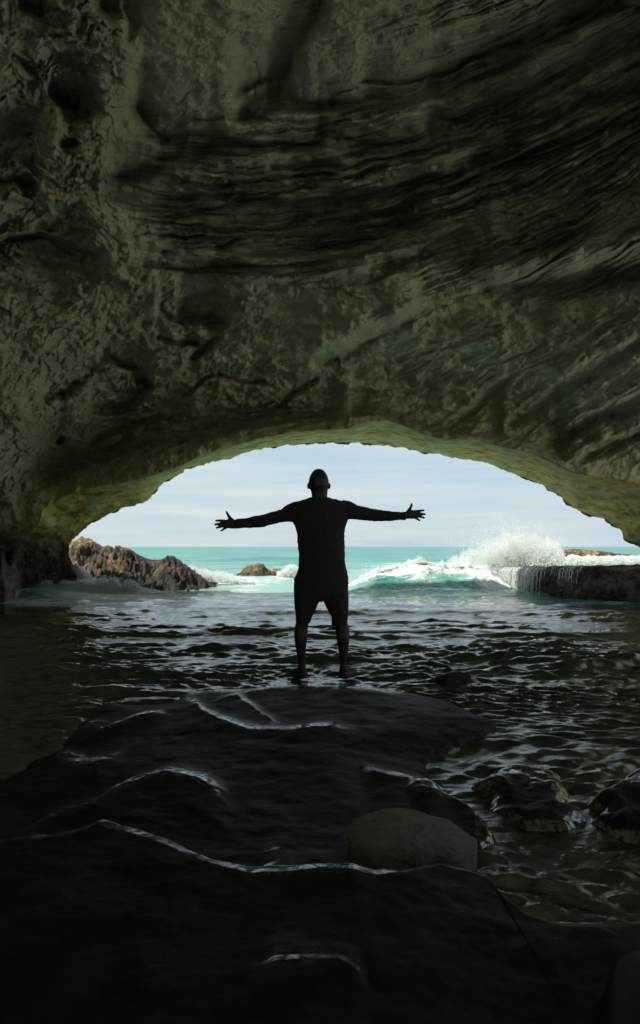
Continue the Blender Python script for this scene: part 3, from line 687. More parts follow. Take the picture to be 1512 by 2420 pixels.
ue = rng.uniform(440, 600, n); hb = rng.beta(1.1, 1.7, n)
te = np.interp(ue, [440, 455, 475, 500, 530, 560, 600], [1335, 1332, 1340, 1347, 1350, 1360, 1372]) - 5*fbm(ue/10, ue*0, o=3)
P = screen_pts(ue, 1376 + (te-1376)*hb, 21.5+rng.normal(0, 0.35, n)); rr = rng.uniform(0.006, 0.022, n)*(1.2-0.7*hb)
us_ = rng.normal(478, 26, 500); P = np.concatenate([P, screen_pts(us_, 1340-np.abs(rng.normal(0, 8, 500))+(us_-470)*0.3, np.full(500, 21.5))]); rr = np.concatenate([rr, rng.uniform(0.004, 0.009, 500)])
b2 = drops('spray', P, rr); tag(b2, kind='stuff'); tag(b2, 'low splash at the right tip of the long jagged rock', 'spray')
n = 7000
ue = rng.uniform(655, 712, n); hb = rng.beta(1.1, 1.5, n); te = 1352 - 20*np.exp(-((ue-690)/20)**2) - 3*fbm(ue/8, ue*0, o=2)
b3 = drops('spray', screen_pts(ue, 1364+(te-1364)*hb, 27+rng.normal(0, 0.3, n)), rng.uniform(0.008, 0.03, n)); tag(b3, kind='stuff'); tag(b3, 'small white splash at the left of the man\'s waist', 'spray')
n = 24000
ue = rng.uniform(1318, 1570, n); hb = rng.beta(1.2, 1.4, n); te = 1313 - 4*fbm(ue/14, ue*0, o=3)
b4 = drops('white_water', screen_pts(ue, 1337+(te-1337)*hb, 25.5+rng.normal(0, 0.5, n)), rng.uniform(0.008, 0.032, n)); tag(b4, kind='stuff'); tag(b4, 'band of white water between the far reef and the flat ledge', 'foam')
# white runnels on the far reef
n = 5000
ue = rng.uniform(1330, 1520, n); te = np.interp(ue, [1330, 1350, 1375, 1400, 1430, 1460, 1500, 1540], [1300, 1298, 1298, 1301, 1304, 1309, 1312, 1313])
hb = rng.uniform(0, 1, n); kp = (fbm(ue/7, hb*1.2, o=3) + 0.006*(ue-1400) > 0.02)
# foam chute between wall and rock
n = 9000
tq = rng.uniform(0, 1, n); uq = 178 + 50*tq**1.2 + rng.normal(0, 1, n)*(3+7*tq); vq = 1335 + 52*tq + rng.normal(0, 2, n)
b5 = drops('white_water', screen_pts(uq, vq, 19.3 - 0.4*tq + rng.normal(0, 0.05, n)), rng.uniform(0.005, 0.018, n)); tag(b5, kind='stuff'); tag(b5, 'white chute of water falling between the cave foot and the jagged rock', 'foam')
# droplets clinging above the chute
# water film and falls on the ledge
def ledge_front(x):
    ys = np.arange(14.4, 19.9, 0.02); Z = ledge_f(np.full(ys.shape, x), ys); i = np.argmax(Z > 0.55); return ys[i] if Z.max() > 0.55 else None
Vt, Ft = [], []
def strand(pts, rad):
    k0 = len(Vt); m = len(pts)
    for i, p in enumerate(pts):
        for a in range(3):
            an = 2.094*a; Vt.append((p[0]+rad[i]*math.cos(an), p[1]+rad[i]*math.sin(an), p[2]))
    for i in range(m-1):
        for a in range(3): Ft.append((k0+i*3+a, k0+i*3+(a+1) % 3, k0+(i+1)*3+(a+1) % 3, k0+(i+1)*3+a))
ufr = frs[:, 0]/frs[:, 1]*FP + CU
for i in range(270):
    uu = random.triangular(1190, 1300, 1238) if i < 245 else random.uniform(1290, 1400)
    cand_ = np.where(frs[:, 1] < 21.2)[0]; j_ = cand_[np.argmin(np.abs(ufr[cand_]-uu))]
    x0, y0 = frs[j_]; nx, ny = -nin[j_]; ln = random.uniform(0.4, 0.85) if i < 245 else random.uniform(0.1, 0.45); pts = []; rad = []
    r0 = random.uniform(0.005, 0.014); o0 = random.uniform(0.02, 0.14); wig = random.uniform(-1, 1)
    for k in range(11):
        tk = k/10; oo = -0.10 + (0.10+o0+0.13)*min(1, tk*3)**0.6 + 0.06*tk
        pts.append((x0 + nx*oo + 0.012*math.sin(k*1.7+i), y0 + ny*oo - 0.02, float(ledge_top(y0)) + 0.03 - ln*tk**1.4)); rad.append(r0*random.uniform(0.4, 1.4)*(1-0.3*tk))
    strand(pts, rad)
falls = mesh_obj('waterfall', np.array(Vt), np.array(Ft), M_FOAM); tag(falls, 'thin white streams falling off the left end of the flat ledge', 'waterfall'); tag(falls, kind='stuff')
# thin film of water on the ledge
xf = np.arange(5.5, 12.5, 0.05); yf = np.arange(15.2, 24.4, 0.05); XF, YF = np.meshgrid(xf, yf)
ZF = ledge_f(XF, YF) + 0.006 + 0.010*perlin(XF*2, YF*2)
Pf = np.stack([XF, YF, ZF], -1).reshape(-1, 3); Ff = grid_faces(len(yf), len(xf)); sdl = sdf(XF, YF, LP).ravel()
Ff = Ff[(sdl[Ff].min(1) > 0.5)]
A = {'foam': np.clip(0.75+0.25*sstep(18.5, 20.5, YF), 0, 1).ravel(), 'deep': np.full(XF.size, 0.6), 'ripple': np.full(XF.size, 0.4), 'rough': np.full(XF.size, 0.15)}
Pf, Ff, A = compact(Pf, Ff, A)
film = mesh_obj('water_film', Pf, Ff, M_WATER, attrs=A); tag(film, kind='stuff'); tag(film, 'thin sheet of white water lying on top of the flat ledge', 'water film')

# ================================================================== FOREGROUND ROCKS
def gpoly(pts, z): return [ground(a, b, z) for a, b in pts]
SHELF = gpoly([(-400,1840),(0,1803),(55,1762),(118,1752),(125,1738),(150,1708),(165,1692),(205,1655),(232,1640),(300,1643),(385,1643),(400,1633),(430,1620),(470,1614),(600,1612),(640,1596),(700,1592),(850,1592),
      (900,1612),(980,1621),(1060,1638),(1100,1648),(1140,1670),(1196,1682),(1180,1708),(1125,1728),(1060,1755),(1030,1778),(1035,1802),(1060,1835),(1110,1862),(1150,1880),(1200,1930),(1212,1955),
      (1170,1990),(1150,2040),(1160,2100),(1250,2155),(1400,2172),(1520,2150),(1800,2100),(2600,2350),(2400,3400),(-1500,3400),(-1500,2200)], 0.08)
def far_side(s, Y, h, near, far):
    """gentle rise to a crest, a worn wet shoulder behind it, then a drop"""
    st = np.tan(np.arctan(1.1/np.maximum(Y, 1.0))/2-0.04); w_ = 0.018*np.maximum(Y, 1.0)
    return np.where(s < 0, h*np.exp(np.minimum(s, 0)/near), np.where(s < w_, h-st*s, np.maximum(h-st*w_, 0)*np.exp(-(np.maximum(s-w_, 0)/far)**2)))
def ridge_h(X, Y, pts, z, h, near=0.30, far=0.07, wet=None):
    p = sorted(gpoly(pts, z)); px = np.array([a for a, b in p]); py = np.array([b for a, b in p])
    X2 = X
    yr = np.interp(X2, px, py) + 0.015*perlin(X2*7, X2*0+h*50)
    s = Y - yr; L_ = px[-1]-px[0]; fd = sstep(px[0]-0.02*L_, px[0]+0.2*L_, X)*(1-sstep(px[-1]-0.2*L_, px[-1]+0.02*L_, X))
    if wet is not None: wet += fd*np.exp(-((s-0.03)/(0.055+0.4*far))**2)*np.clip(0.75+0.9*perlin(X*4, Y*0.5+h*90), 0.1, 1)
    return fd*far_side(s, Y, h, near, 1.5*far)
RID = [
 ([(20,1920),(110,1898),(200,1878),(250,1850),(300,1825),(380,1806),(430,1810),(480,1826),(520,1850),(552,1880)], 0.14, 0.045, 0.35, 0.08),
 ([(430,1622),(455,1655),(480,1682),(520,1702),(560,1715),(620,1725),(700,1724),(780,1716),(850,1716)], 0.10, 0.035, 0.30, 0.08),
 ([(118,1752),(150,1780),(180,1795),(220,1796),(290,1782)], 0.10, 0.03, 0.2, 0.07),
 ([(160,1702),(205,1700),(240,1712),(270,1706),(330,1690),(400,1680)], 0.10, 0.03, 0.15, 0.08),
 ([(500,1650),(560,1641),(600,1668),(640,1695),(665,1706)], 0.10, 0.02, 0.2, 0.06),
 ([(520,1640),(620,1622),(756,1612),(850,1618),(960,1628)], 0.10, 0.03, 0.2, 0.08),
 ([(850,1805),(880,1815),(920,1822),(980,1824),(1040,1828)], 0.10, 0.04, 0.25, 0.06),
 ([(960,1862),(1010,1870),(1080,1868),(1120,1880),(1160,1900),(1200,1935)], 0.08, 0.05, 0.25, 0.08),
 ([(600,1985),(700,2008),(800,2035),(880,2050)], 0.17, 0.03, 0.3, 0.25),
 ([(600,2250),(690,2238),(740,2233),(800,2236),(850,2262),(878,2300)], 0.27, 0.02, 0.25, 0.06),
]
FG = [(-900,2050),(-300,2020),(0,1992),(60,1978),(110,1972),(170,1962),(230,1942),(300,1962),(420,2000),(500,2030),(600,2054),(700,2058),(880,2056),(950,2046),(1000,2026),(1040,2020),(1100,2024),(1160,2040),(1180,2075),(1240,2130),(1330,2160),(1420,2168),(1512,2155),(1700,2120)]
WET = {}
def shelf_f(X, Y):
    wet = np.zeros(np.shape(X))
    s = sdf(X + 0.03*perlin(X*5, Y*5) + 0.012*perlin(X*15, Y*15), Y + 0.03*perlin(X*5+9, Y*5) + 0.012*perlin(X*15+5, Y*15), SHELF)
    base = 0.055 + 0.010*fbm(X*1.4, Y*1.4, o=4, gain=0.45) + 0.006*fbm(X*6, Y*6, o=3) + 0.030*(np.clip(Y, 0, 5.8)-2.0)/3.8
    H = base + 0.045*sstep(0, 0.5, s) - 0.045
    flow = sstep(0.0, 0.06, sdf(X, Y, gpoly([(1130,2060),(1180,1990),(1260,2120),(1512,2100),(1700,2120),(1600,2190),(1400,2178),(1250,2160)], 0.05)))
    H = H + 0.012*flow*fbm(X*14, Y*22, o=4, gain=0.6, ridged=True)
    for p, z, h, a, b in RID: H = H + ridge_h(X, Y, p, z, h, a, b, wet)
    fp = sorted(gpoly(FG, 0.247)); px = np.array([a for a, b in fp]); py = np.array([b for a, b in fp])
    yr = np.interp(X, px, py) + 0.01*perlin(X*9, X*0); q = Y-yr
    H = H + np.where(q < 0, 0.185 - 0.02*(1-np.exp(np.minimum(q, 0)/0.3)) , far_side(np.maximum(q, 0), Y, 0.185, 1.0, 0.10))
    wet += np.exp(-((q-0.025)/0.045)**2)*np.clip(0.8+0.9*perlin(X*3, X*0), 0.15, 1)*sstep(-1.6, -0.9, X)
    wet += 0.9*sstep(5.25, 5.55, Y)
    wet += sdf(X, Y, gpoly([(1130,2060),(1180,1990),(1260,2120),(1512,2100),(1560,2190),(1400,2178),(1250,2160)], 0.05)) > 0
    wet += 0.6*(sdf(X, Y, gpoly([(560,1975),(760,2010),(980,2050),(640,2050),(470,2005)], 0.15)) > 0)*(perlin(X*11, Y*11) > -0.05)
    wet += 0.9*(sdf(X, Y, gpoly([(980,1850),(1110,1862),(1180,1900),(1215,1960),(1180,1990),(1120,1960),(1120,1900),(1000,1880)], 0.06)) > 0)
    WET['a'] = np.clip(wet, 0, 1)
    fm = sstep(5.35, 5.6, Y)*np.exp(-((X-0.02)/0.75)**2); H = H*(1-fm) + fm*(0.070 + 0.012*perlin(X*5, Y*9))
    return np.where(s > 0.12, H, -0.3 + (H+0.3)*sstep(-0.05, 0.10, s)**0.7)
kk = np.arange(180, 1290, 2.0)[::-1]; YS = 1.08*FP/kk
ugs = grow(-30, 1542, 2.6, (-900, 2400), 1.2)
US, YSg = np.meshgrid(ugs, YS); XS = wx(US, YSg); ZS = shelf_f(XS, YSg)
Pq = np.stack([XS, YSg, ZS], -1).reshape(-1, 3); Fq = grid_faces(len(YS), len(ugs)); Fq = Fq[ZS.ravel()[Fq].max(1) > -0.2]
Pq, Fq, _ = compact(Pq, Fq, {'wet': WET['a'].ravel()})
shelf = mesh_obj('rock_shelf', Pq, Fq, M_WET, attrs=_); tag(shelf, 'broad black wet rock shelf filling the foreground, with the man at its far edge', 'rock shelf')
def dome(name, pts, z0, ztop, label, mat=M_WET, n1=0.022, flat=0.55, res=0.010, edge=0.14, deep=-0.25, lab='rock'):
    P_ = gpoly(pts, z0); a = np.array(P_); xs = np.arange(a[:,0].min()-0.25, a[:,0].max()+0.25, res); ys = np.arange(a[:,1].min()-0.25, a[:,1].max()+0.25, res)
    def f(X, Y):
        s = sdf(X+0.05*perlin(X*5, Y*5)+0.015*perlin(X*16, Y*16), Y+0.05*perlin(X*5+4, Y*5)+0.015*perlin(X*16+4, Y*16), P_)
        return deep + (ztop-deep)*sstep(-edge, edge, s)**flat + n1*fbm(X*4, Y*4, o=5)*sstep(-0.05, 0.1, s)
    o = hf_rock(name, xs, ys, f, mat, {'wet': lambda X, Y, Z: np.clip(sstep(a[:,1].mean()-0.05, a[:,1].mean()+0.12, Y + 0.05*perlin(X*6, Y*6)) + 0.9*(Z < 0.03), 0, 1)}); tag(o, label, lab); return o
dome('boulder', [(1102,1850),(1130,1818),(1180,1802),(1290,1808),(1345,1825),(1362,1855),(1362,1885),(1390,1920),(1350,1945),(1240,1950),(1180,1925),(1135,1885)], 0.03, 0.065, 'rounded black boulder in the stream, left of the one at the right edge')
dome('boulder', [(1620,1800),(1512,1812),(1430,1842),(1392,1880),(1390,1925),(1430,1958),(1520,1975),(1640,1960)], 0.04, 0.085, 'black wet boulder cut by the right edge of the picture, beside the rounded one')
dome('boulder', [(1000,1612),(1040,1602),(1090,1598),(1135,1606),(1140,1614),(1100,1624),(1060,1628),(1020,1622)], 0.02, 0.12, 'small black rock in the water just right of the man, behind the shelf', edge=0.22)
dome('boulder', [(1426,2262),(1440,2242),(1475,2232),(1560,2225),(1640,2250),(1640,2290),(1450,2275)], 0.36, 0.365, 'wet black stone at the right edge, lowest in the foreground', edge=0.05, deep=0.1, res=0.005)
# grey green boulder behind the front ridge
gb = [(822,2120),(822,2030),(819,1990),(832,1962),(862,1946),(905,1936),(945,1933),(990,1939),(1040,1950),(1075,1962),(1100,1980),(1130,1998),(1128,2040),(1120,2120)]
bm = bmesh.new()
Yb = 2.33; prof_ = [(wx(a, Yb), wz(b, Yb)) for a, b in gb]
cxm = sum(p[0] for p in prof_)/len(prof_)
rings = []
for k, (dy, s_) in enumerate([(-0.10, 0.50), (-0.085, 0.72), (-0.05, 0.88), (0.0, 0.985), (0.03, 1.0), (0.12, 0.95), (0.2, 0.8), (0.25, 0.5)]):
    rings.append([bm.verts.new((cxm+(x-cxm)*s_, Yb+dy, z*s_**0.8 if z > 0.1 else z-0.05)) for x, z in prof_])
for a, b in zip(rings[:-1], rings[1:]):
    for i in range(len(a)-1): bm.faces.new((a[i], a[i+1], b[i+1], b[i]))
bm.faces.new(rings[0]); bm.faces.new(rings[-1][::-1])
bmesh.ops.recalc_face_normals(bm, faces=bm.faces)
bmesh.ops.triangulate(bm, faces=bm.faces)
bmesh.ops.subdivide_edges(bm, edges=bm.edges, cuts=3, use_grid_fill=True)
for v_ in bm.verts:
    c_ = v_.co; nn_ = float(perlin(np.array(c_.x*9), np.array(c_.y*9), np.array(c_.z*9))); c_.z += 0.010*nn_; c_.x += 0.006*nn_; c_.y += 0.012*float(perlin(np.array(c_.x*14+5), np.array(c_.z*14), np.array(c_.y*9)))
me = bpy.data.meshes.new('boulder'); bm.to_mesh(me); bm.free()
for p_ in me.polygons: p_.use_smooth = True
ob = bpy.data.objects.new('boulder', me); COL.objects.link(ob); me.materials.append(M_GREY)
tag(ob, 'matt grey boulder half hidden behind the front ridge of the shelf', 'rock')

# ================================================================== THE MAN
YP = 5.79; SP = YP/(FP*1.6931*1.575)       # metres per unit of the tracing used below
def PX(c): return (c-756)*SP
def PZ(c): return CH-(c-609.5)*SP
def ringpts(cx, cy, cz, ax, ay, e=2.2, n=28, tilt=None):
    r = []
    for i in range(n):
        a = 2*math.pi*i/n; c, s = math.cos(a), math.sin(a)
        r.append((cx + ax*math.copysign(abs(c)**(2/e), c), cy + ay*math.copysign(abs(s)**(2/e), s), cz))
    return r
def loft(rings, Vl, Fl):
    k = len(Vl); n = len(rings[0])
    for r in rings: Vl.extend(r)
    for i in range(len(rings)-1):
        for j in range(n): Fl.append((k+i*n+j, k+i*n+(j+1) % n, k+(i+1)*n+(j+1) % n, k+(i+1)*n+j))
    Fl.append(tuple(k+j for j in range(n))[::-1]); Fl.append(tuple(k+(len(rings)-1)*n+j for j in range(n)))
def rows(sec, Vl, Fl, grow_=0.0, e=2.3):
    """sec: (row, left, right, depth centre offset, half depth) in tracing units / metres"""
    loft([ringpts((PX(l)+PX(r))/2, YP+dy, PZ(c), (PX(r)-PX(l))/2+grow_, hd+grow_, e) for c, l, r, dy, hd in sec], Vl, Fl)
def limb(sec, Vl, Fl, grow_=0.0, yoff=0.0):
    """sec: (column, top row, bottom row, y offset, half depth), a limb lying across the picture"""
    rs = []
    for c, t, b, dy, hd in sec:
        zc = (PZ(t)+PZ(b))/2; hz = (PZ(t)-PZ(b))/2+grow_
        rs.append([(PX(c), YP+yoff+dy+(hd+grow_)*math.cos(2*math.pi*i/24), zc+hz*math.sin(2*math.pi*i/24)) for i in range(24)])
    loft(rs, Vl, Fl)
def tube(p, r, Vl, Fl, n=14):
    P_ = [Vector(a) for a in p]; rs = []
    ext = [P_[0]-(P_[1]-P_[0]).normalized()*r[0]*0.6] + P_ + [P_[-1]+(P_[-1]-P_[-2]).normalized()*r[-1]*0.75]
    rad = [r[0]*0.6]+list(r)+[r[-1]*0.55]
    for i, q_ in enumerate(ext):
        d = (ext[min(i+1, len(ext)-1)]-ext[max(i-1, 0)]).normalized()
        a = d.cross(Vector((0, 1, 0.01))).normalized(); b = d.cross(a).normalized()
        rs.append([tuple(q_+a*rad[i]*math.cos(2*math.pi*j/n)+b*rad[i]*math.sin(2*math.pi*j/n)) for j in range(n)])
    loft(rs, Vl, Fl)
def ell(c, r, Vl, Fl, n=20, m=12):
    rs = []
    for i in range(m+1):
        t = math.pi*(i+0.001)/(m+0.002); rs.append([(c[0]+r[0]*math.sin(t)*math.cos(2*math.pi*j/n), c[1]+r[1]*math.sin(t)*math.sin(2*math.pi*j/n), c[2]+r[2]*math.cos(t)) for j in range(n)])
    loft(rs, Vl, Fl)
def fused(name, Vl, Fl, mat, parent, vox=0.006, it=3, wr=0.0, wsc=18):
    me = bpy.data.meshes.new(name); me.from_pydata(Vl, [], Fl)
    bm = bmesh.new(); bm.from_mesh(me); bmesh.ops.recalc_face_normals(bm, faces=bm.faces); bm.to_mesh(me); bm.free()
    o = bpy.data.objects.new(name, me); COL.objects.link(o)
    a = o.modifiers.new('r', 'REMESH'); a.mode = 'VOXEL'; a.voxel_size = vox; a.use_smooth_shade = True
    s = o.modifiers.new('s', 'SMOOTH'); s.factor = 0.5; s.iterations = it
    dg = bpy.context.evaluated_depsgraph_get(); m2 = bpy.data.meshes.new_from_object(o.evaluated_get(dg)); o.modifiers.clear()
    o.data = m2; m2.name = name
    if wr:
        n_ = len(m2.vertices); co = np.empty(n_*3, np.float32); m2.vertices.foreach_get('co', co); nr = np.empty(n_*3, np.float32); m2.vertices.foreach_get('normal', nr)
        co = co.reshape(-1, 3); nr = nr.reshape(-1, 3); wv = fbm(co[:, 0]*wsc, co[:, 1]*wsc*0.6, co[:, 2]*wsc*0.7, o=3, ridged=True)-1
        co = co + nr*(wr*wv)[:, None]; m2.vertices.foreach_set('co', co.ravel().astype(np.float32)); m2.update()
    m2.polygons.foreach_set('use_smooth', np.ones(len(m2.polygons), bool))
    m2.materials.clear(); m2.materials.append(mat); o.parent = parent; return o
man = bpy.data.objects.new('person', None); COL.objects.link(man); man.location = (0, 0, 0)
tag(man, 'man seen from behind in dark top and shorts, arms stretched wide, on the rock edge', 'person')
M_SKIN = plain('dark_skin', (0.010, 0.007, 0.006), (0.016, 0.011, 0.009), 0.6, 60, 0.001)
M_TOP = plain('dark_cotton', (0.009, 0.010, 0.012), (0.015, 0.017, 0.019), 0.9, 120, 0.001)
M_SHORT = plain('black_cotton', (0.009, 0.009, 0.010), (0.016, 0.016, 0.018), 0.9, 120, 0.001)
M_EYE = plain('eye_white', (0.5, 0.5, 0.48), (0.6, 0.6, 0.57), 0.2, 60, 0.0002)
TORSO = [(312,648,858,0.0,0.060),(325,610,905,0.0,0.085),(345,592,925,0.0,0.105),(385,585,932,0.0,0.118),(430,583,935,0.0,0.122),(460,588,925,0.0,0.122),(490,602,915,0.0,0.12),(530,611,910,0.0,0.118),(580,613,911,0.0,0.115),
         (640,620,912,0.0,0.112),(700,622,914,0.0,0.115),(740,620,919,0.0,0.12),(765,614,928,0.0,0.125),(800,600,934,0.0,0.128)]
ARML = [(640,330,440,0.0,0.058),(600,325,455,0.0,0.062),(565,338,454,0.0,0.062),(540,350,455,0.0,0.058),(515,372,459,0.0,0.052),(470,386,465,0.0,0.048),(435,396,476,0.0,0.046),(400,406,487,0.0,0.046),
        (340,417,492,0.0,0.044),(290,427,493,0.0,0.040),(262,431,493,0.0,0.037),(245,434,494,0.0,0.036),(226,434,494,0.0,0.034)]
ARMR = [(870,325,430,0.0,0.058),(905,315,440,0.0,0.062),(940,321,436,0.0,0.062),(975,338,438,0.0,0.058),(1000,352,441,0.0,0.054),(1050,361,445,0.0,0.048),(1090,371,451,0.0,0.046),(1150,378,452,0.0,0.046),
        (1190,384,450,0.0,0.043),(1230,387,443,0.0,0.038),(1265,389,442,0.0,0.036),(1297,388,443,0.0,0.036)]
# head, neck
Vb, Fb_ = [], []
HEAD = [(119,742,754,0.0,0.008),(123,728,770,0.0,0.030),(130,717,779,0.0,0.048),(142,706,790,0.0,0.062),(155,698,798,0.0,0.072),(170,691,805,0.0,0.084),(190,686,810,0.0,0.093),(210,683,812,0.002,0.097),
        (228,685,812,0.004,0.096),(242,690,808,0.006,0.090),(256,697,805,0.008,0.082),(270,702,803,0.004,0.072),(285,704,802,0.0,0.066),(300,704,803,0.0,0.064),(318,694,815,0.0,0.066),(345,670,840,0.0,0.08)]
rows(HEAD, Vb, Fb_, 0, 2.1)
hx = PX(748)
ell((hx, YP+0.055, PZ(250)), (0.052, 0.045, 0.060), Vb, Fb_)         # jaw and chin
ell((hx, YP+0.085, PZ(272)), (0.026, 0.020, 0.018), Vb, Fb_)         # chin
tube([(hx, YP+0.095, PZ(205)), (hx, YP+0.108, PZ(220)), (hx, YP+0.118, PZ(232))], [0.008, 0.010, 0.015], Vb, Fb_)   # nose
ell((hx, YP+0.102, PZ(252)), (0.024, 0.010, 0.007), Vb, Fb_); ell((hx, YP+0.098, PZ(258)), (0.021, 0.010, 0.006), Vb, Fb_)   # lips
ell((hx, YP+0.094, PZ(197)), (0.045, 0.010, 0.008), Vb, Fb_)         # brow
for c_, s_ in ((681, -1), (817, 1)):                                   # ears
    ell((PX(c_), YP+0.0, PZ(227)), (0.0085, 0.020, 0.023), Vb, Fb_); ell((PX(c_-3*s_), YP+0.004, PZ(238)), (0.009, 0.012, 0.012), Vb, Fb_)
rows(TORSO, Vb, Fb_, -0.010)
limb(ARML, Vb, Fb_, -0.007); limb(ARMR, Vb, Fb_, -0.007)
LEGL = [(810,600,770,0.0,0.105),(880,600,765,0.0,0.105),(960,606,738,0.0,0.092),(1040,608,705,0.0,0.078),(1085,604,688,0.0,0.068),(1110,599,681,0.0,0.062),(1140,593,679,0.0,0.063),(1180,594,676,-0.012,0.064),(1215,598,672,-0.012,0.060),
        (1255,605,668,-0.006,0.050),(1290,611,666,0.0,0.042),(1325,617,664,0.004,0.037),(1355,619,665,0.006,0.038),(1385,616,670,0.006,0.042),(1410,610,680,0.006,0.048),(1436,606,684,0.004,0.050)]
LEGR = [(810,765,932,0.0,0.105),(880,768,934,0.0,0.105),(960,786,934,0.0,0.092),(1040,824,932,0.0,0.078),(1085,840,929,0.0,0.068),(1110,852,935,0.0,0.062),(1140,855,940,0.0,0.063),(1180,859,942,-0.012,0.064),(1215,864,939,-0.012,0.060),
        (1255,870,935,-0.006,0.050),(1290,876,930,0.0,0.042),(1325,880,926,0.004,0.037),(1355,882,925,0.006,0.038),(1385,877,930,0.006,0.042),(1410,874,935,0.006,0.048),(1436,873,938,0.004,0.050)]
rows(LEGL, Vb, Fb_, 0, 2.1); rows(LEGR, Vb, Fb_, 0, 2.1)
z0 = PZ(1440)
for hx_, tx_, s_ in ((642, 580, -1), (908, 984, 1)):                   # feet, pointing away and outward
    h_ = (PX(hx_), YP-0.01, z0+0.035); t_ = (PX(tx_), YP+0.15, z0+0.022)
    tube([(h_[0]-0.0*s_, h_[1]-0.02, z0+0.040), ((h_[0]+t_[0])/2-0.006*s_, YP+0.07, z0+0.038), (t_[0]-0.01*s_, YP+0.13, z0+0.024)], [0.042, 0.046, 0.034], Vb, Fb_)
    for k in range(5):
        o_ = (k-2)*0.017; ln = [0.055, 0.05, 0.045, 0.038, 0.03][k if s_ < 0 else k]
        bx_ = t_[0] - s_*o_ ; tube([(bx_, YP+0.13-0.008*abs(k), z0+0.018), (bx_+s_*0.015, YP+0.13+ln-0.008*k, z0+0.012)], [0.0115, 0.010 if k else 0.013], Vb, Fb_)
# hands: traced on finer crops. left = L(c, r), right = Rr(c, r)
S2 = YP/(FP*1.6931*3.4364)
def HL(c, r, dy=0.0): return (((840+c/3.4364)/1.6931-CU)*YP/FP, YP+dy, CH-((1980+r/3.4364)/1.6931-HV)*YP/FP)
def HR(c, r, dy=0.0): return (((1280+c/3.4364)/1.6931-CU)*YP/FP, YP+dy, CH-((1960+r/3.4364)/1.6931-HV)*YP/FP)
def px2(r): return r*S2
def palm(H, secs):
    rs = []
    for c, t, b, hd, dy in secs:
        a = H(c, t); d = H(c, b); zc = (a[2]+d[2])/2; hz = (a[2]-d[2])/2
        rs.append([(a[0], YP+dy+hd*math.cos(2*math.pi*i/24), zc+hz*math.sin(2*math.pi*i/24)) for i in range(24)])
    loft(rs, Vb, Fb_)
palm(HL, [(420,340,460,0.024,0),(370,338,462,0.022,0),(330,334,463,0.018,0),(280,332,462,0.017,0.002),(230,334,455,0.016,0.004),(195,340,440,0.014,0.006),(175,345,415,0.011,0.008)])
palm(HR, [(1120,300,405,0.024,0),(1180,298,396,0.022,0),(1230,282,396,0.018,0),(1280,272,396,0.017,0.002),(1310,275,392,0.016,0.004),(1335,280,375,0.013,0.006),(1350,288,350,0.010,0.008)])
FL = [  # fingers: chains of (col, row, dy), radius in tracing units
 (HL, [(195,352,0.0),(130,350,0.008),(95,350,0.016),(74,352,0.026)], [18,17.5,16,14]),
 (HL, [(195,390,0.0),(130,396,0.010),(90,400,0.020),(62,403,0.032)], [18,18,17,15]),
 (HL, [(205,420,0.0),(150,434,0.010),(110,443,0.020),(82,448,0.030)], [18,17,16,14]),
 (HL, [(235,440,0.0),(195,463,0.006),(165,481,0.012),(147,491,0.018)], [19,16,14,12.5]),
 (HL, [(330,380,-0.002),(275,320,0.004),(243,268,0.010),(230,244,0.012),(225,226,0.012)], [34,27,18,16,13]),
 (HR, [(1310,292,0.0),(1360,286,0.008),(1400,280,0.016),(1434,278,0.026)], [18,17,16,14]),
 (HR, [(1315,322,0.0),(1370,326,0.010),(1415,329,0.020),(1452,331,0.032)], [18,18,17,15]),
 (HR, [(1310,350,0.0),(1365,362,0.010),(1405,372,0.020),(1438,379,0.030)], [18,17,16,14]),
 (HR, [(1280,368,0.0),(1330,392,0.006),(1355,406,0.012),(1375,418,0.018)], [19,16,14,12.5]),
 (HR, [(1190,335,-0.002),(1225,280,0.004),(1250,235,0.010),(1262,205,0.012),(1263,188,0.012)], [34,27,18,17,14]),
]
for H, ch, rd in FL: tube([H(*c) for c in ch], [px2(r) for r in rd], Vb, Fb_)
body = fused('body', Vb, Fb_, M_SKIN, man, 0.0045, 2)
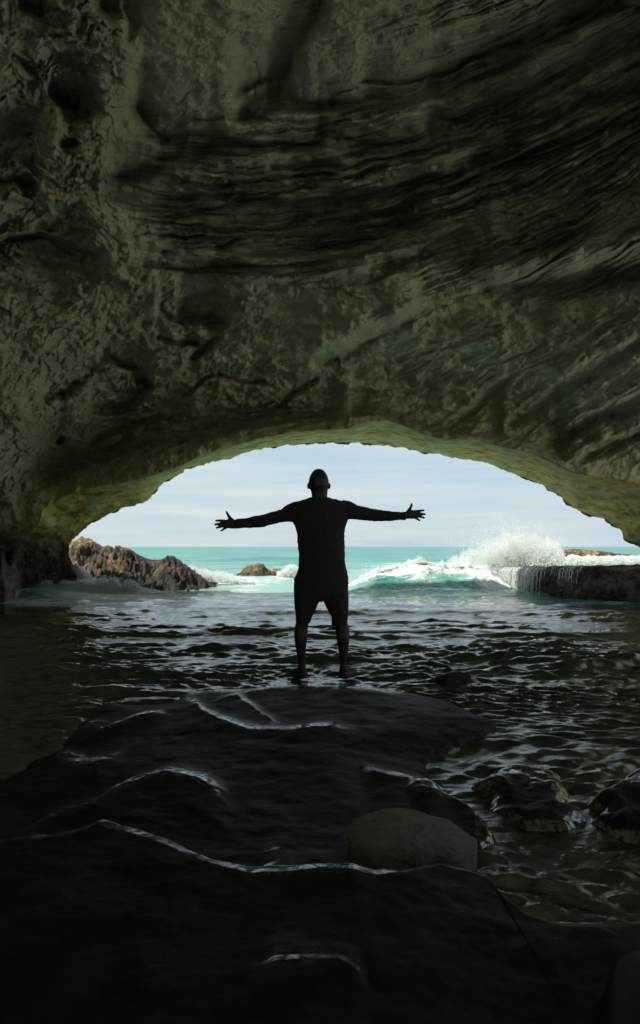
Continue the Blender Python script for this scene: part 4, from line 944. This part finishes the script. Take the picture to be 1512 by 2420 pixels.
for s_ in (-1, 1):
    Ve, Fe = [], []; ell((hx+s_*0.030, YP+0.090, PZ(208)), (0.012, 0.012, 0.010), Ve, Fe)
    fused('eye', Ve, Fe, M_EYE, man, 0.002, 1)
Vs, Fs = [], []
rows(TORSO + [(815,597,936,0.0,0.130)], Vs, Fs, 0.0)
limb(ARML, Vs, Fs, 0.0); limb(ARMR, Vs, Fs, 0.0)
rows([(300,692,812,0.0,0.072),(312,660,846,0.0,0.078),(330,640,870,0.0,0.09)], Vs, Fs, 0.0)
ell((PX(648), YP, PZ(318)), (0.012, 0.05, 0.010), Vs, Fs); ell((PX(852), YP, PZ(316)), (0.012, 0.05, 0.010), Vs, Fs)
for H, c in ((HL, 400), (HL, 440), (HR, 1170), (HR, 1080)):
    a = H(c, 400 if H is HL else 352); hz_ = 66*S2 if H is HL else 58*S2
    ell((a[0], YP, a[2]), (0.008, 0.036, hz_), Vs, Fs)
shirt = fused('shirt', Vs, Fs, M_TOP, man, 0.006, 2, 0.004, 16)
Vq, Fq_ = [], []
rows([(790,604,930,0.0,0.130),(815,596,935,0.0,0.134),(840,592,936,0.0,0.135),(870,589,936,0.0,0.135),(910,591,938,0.0,0.13),(945,594,938,0.0,0.12),(952,640,900,0.0,0.09)], Vq, Fq_)
rows([(900,590,768,0.0,0.12),(950,594,753,0.0,0.112),(990,597,735,0.0,0.105),(1045,600,706,0.0,0.098),(1085,602,697,0.0,0.094),(1092,603,684,0.0,0.090)], Vq, Fq_)
rows([(900,766,938,0.0,0.12),(950,778,938,0.0,0.112),(985,792,937,0.0,0.105),(1045,826,934,0.0,0.098),(1085,827,930,0.0,0.094),(1105,828,929,0.0,0.090)], Vq, Fq_)
ell((PX(600), YP, PZ(815)), (0.014, 0.04, 0.012), Vq, Fq_)
tube([(PX(930), YP, PZ(775)), (PX(938), YP-0.01, PZ(790)), (PX(941), YP-0.01, PZ(806))], [0.003, 0.003, 0.003], Vq, Fq_)
shorts = fused('shorts', Vq, Fq_, M_SHORT, man, 0.006, 2, 0.004, 12)
# put the man's origin under his feet
off = Vector((PX(760), YP, z0))
man.location = off
for c in man.children:
    c.data.transform(__import__('mathutils').Matrix.Translation(-off))
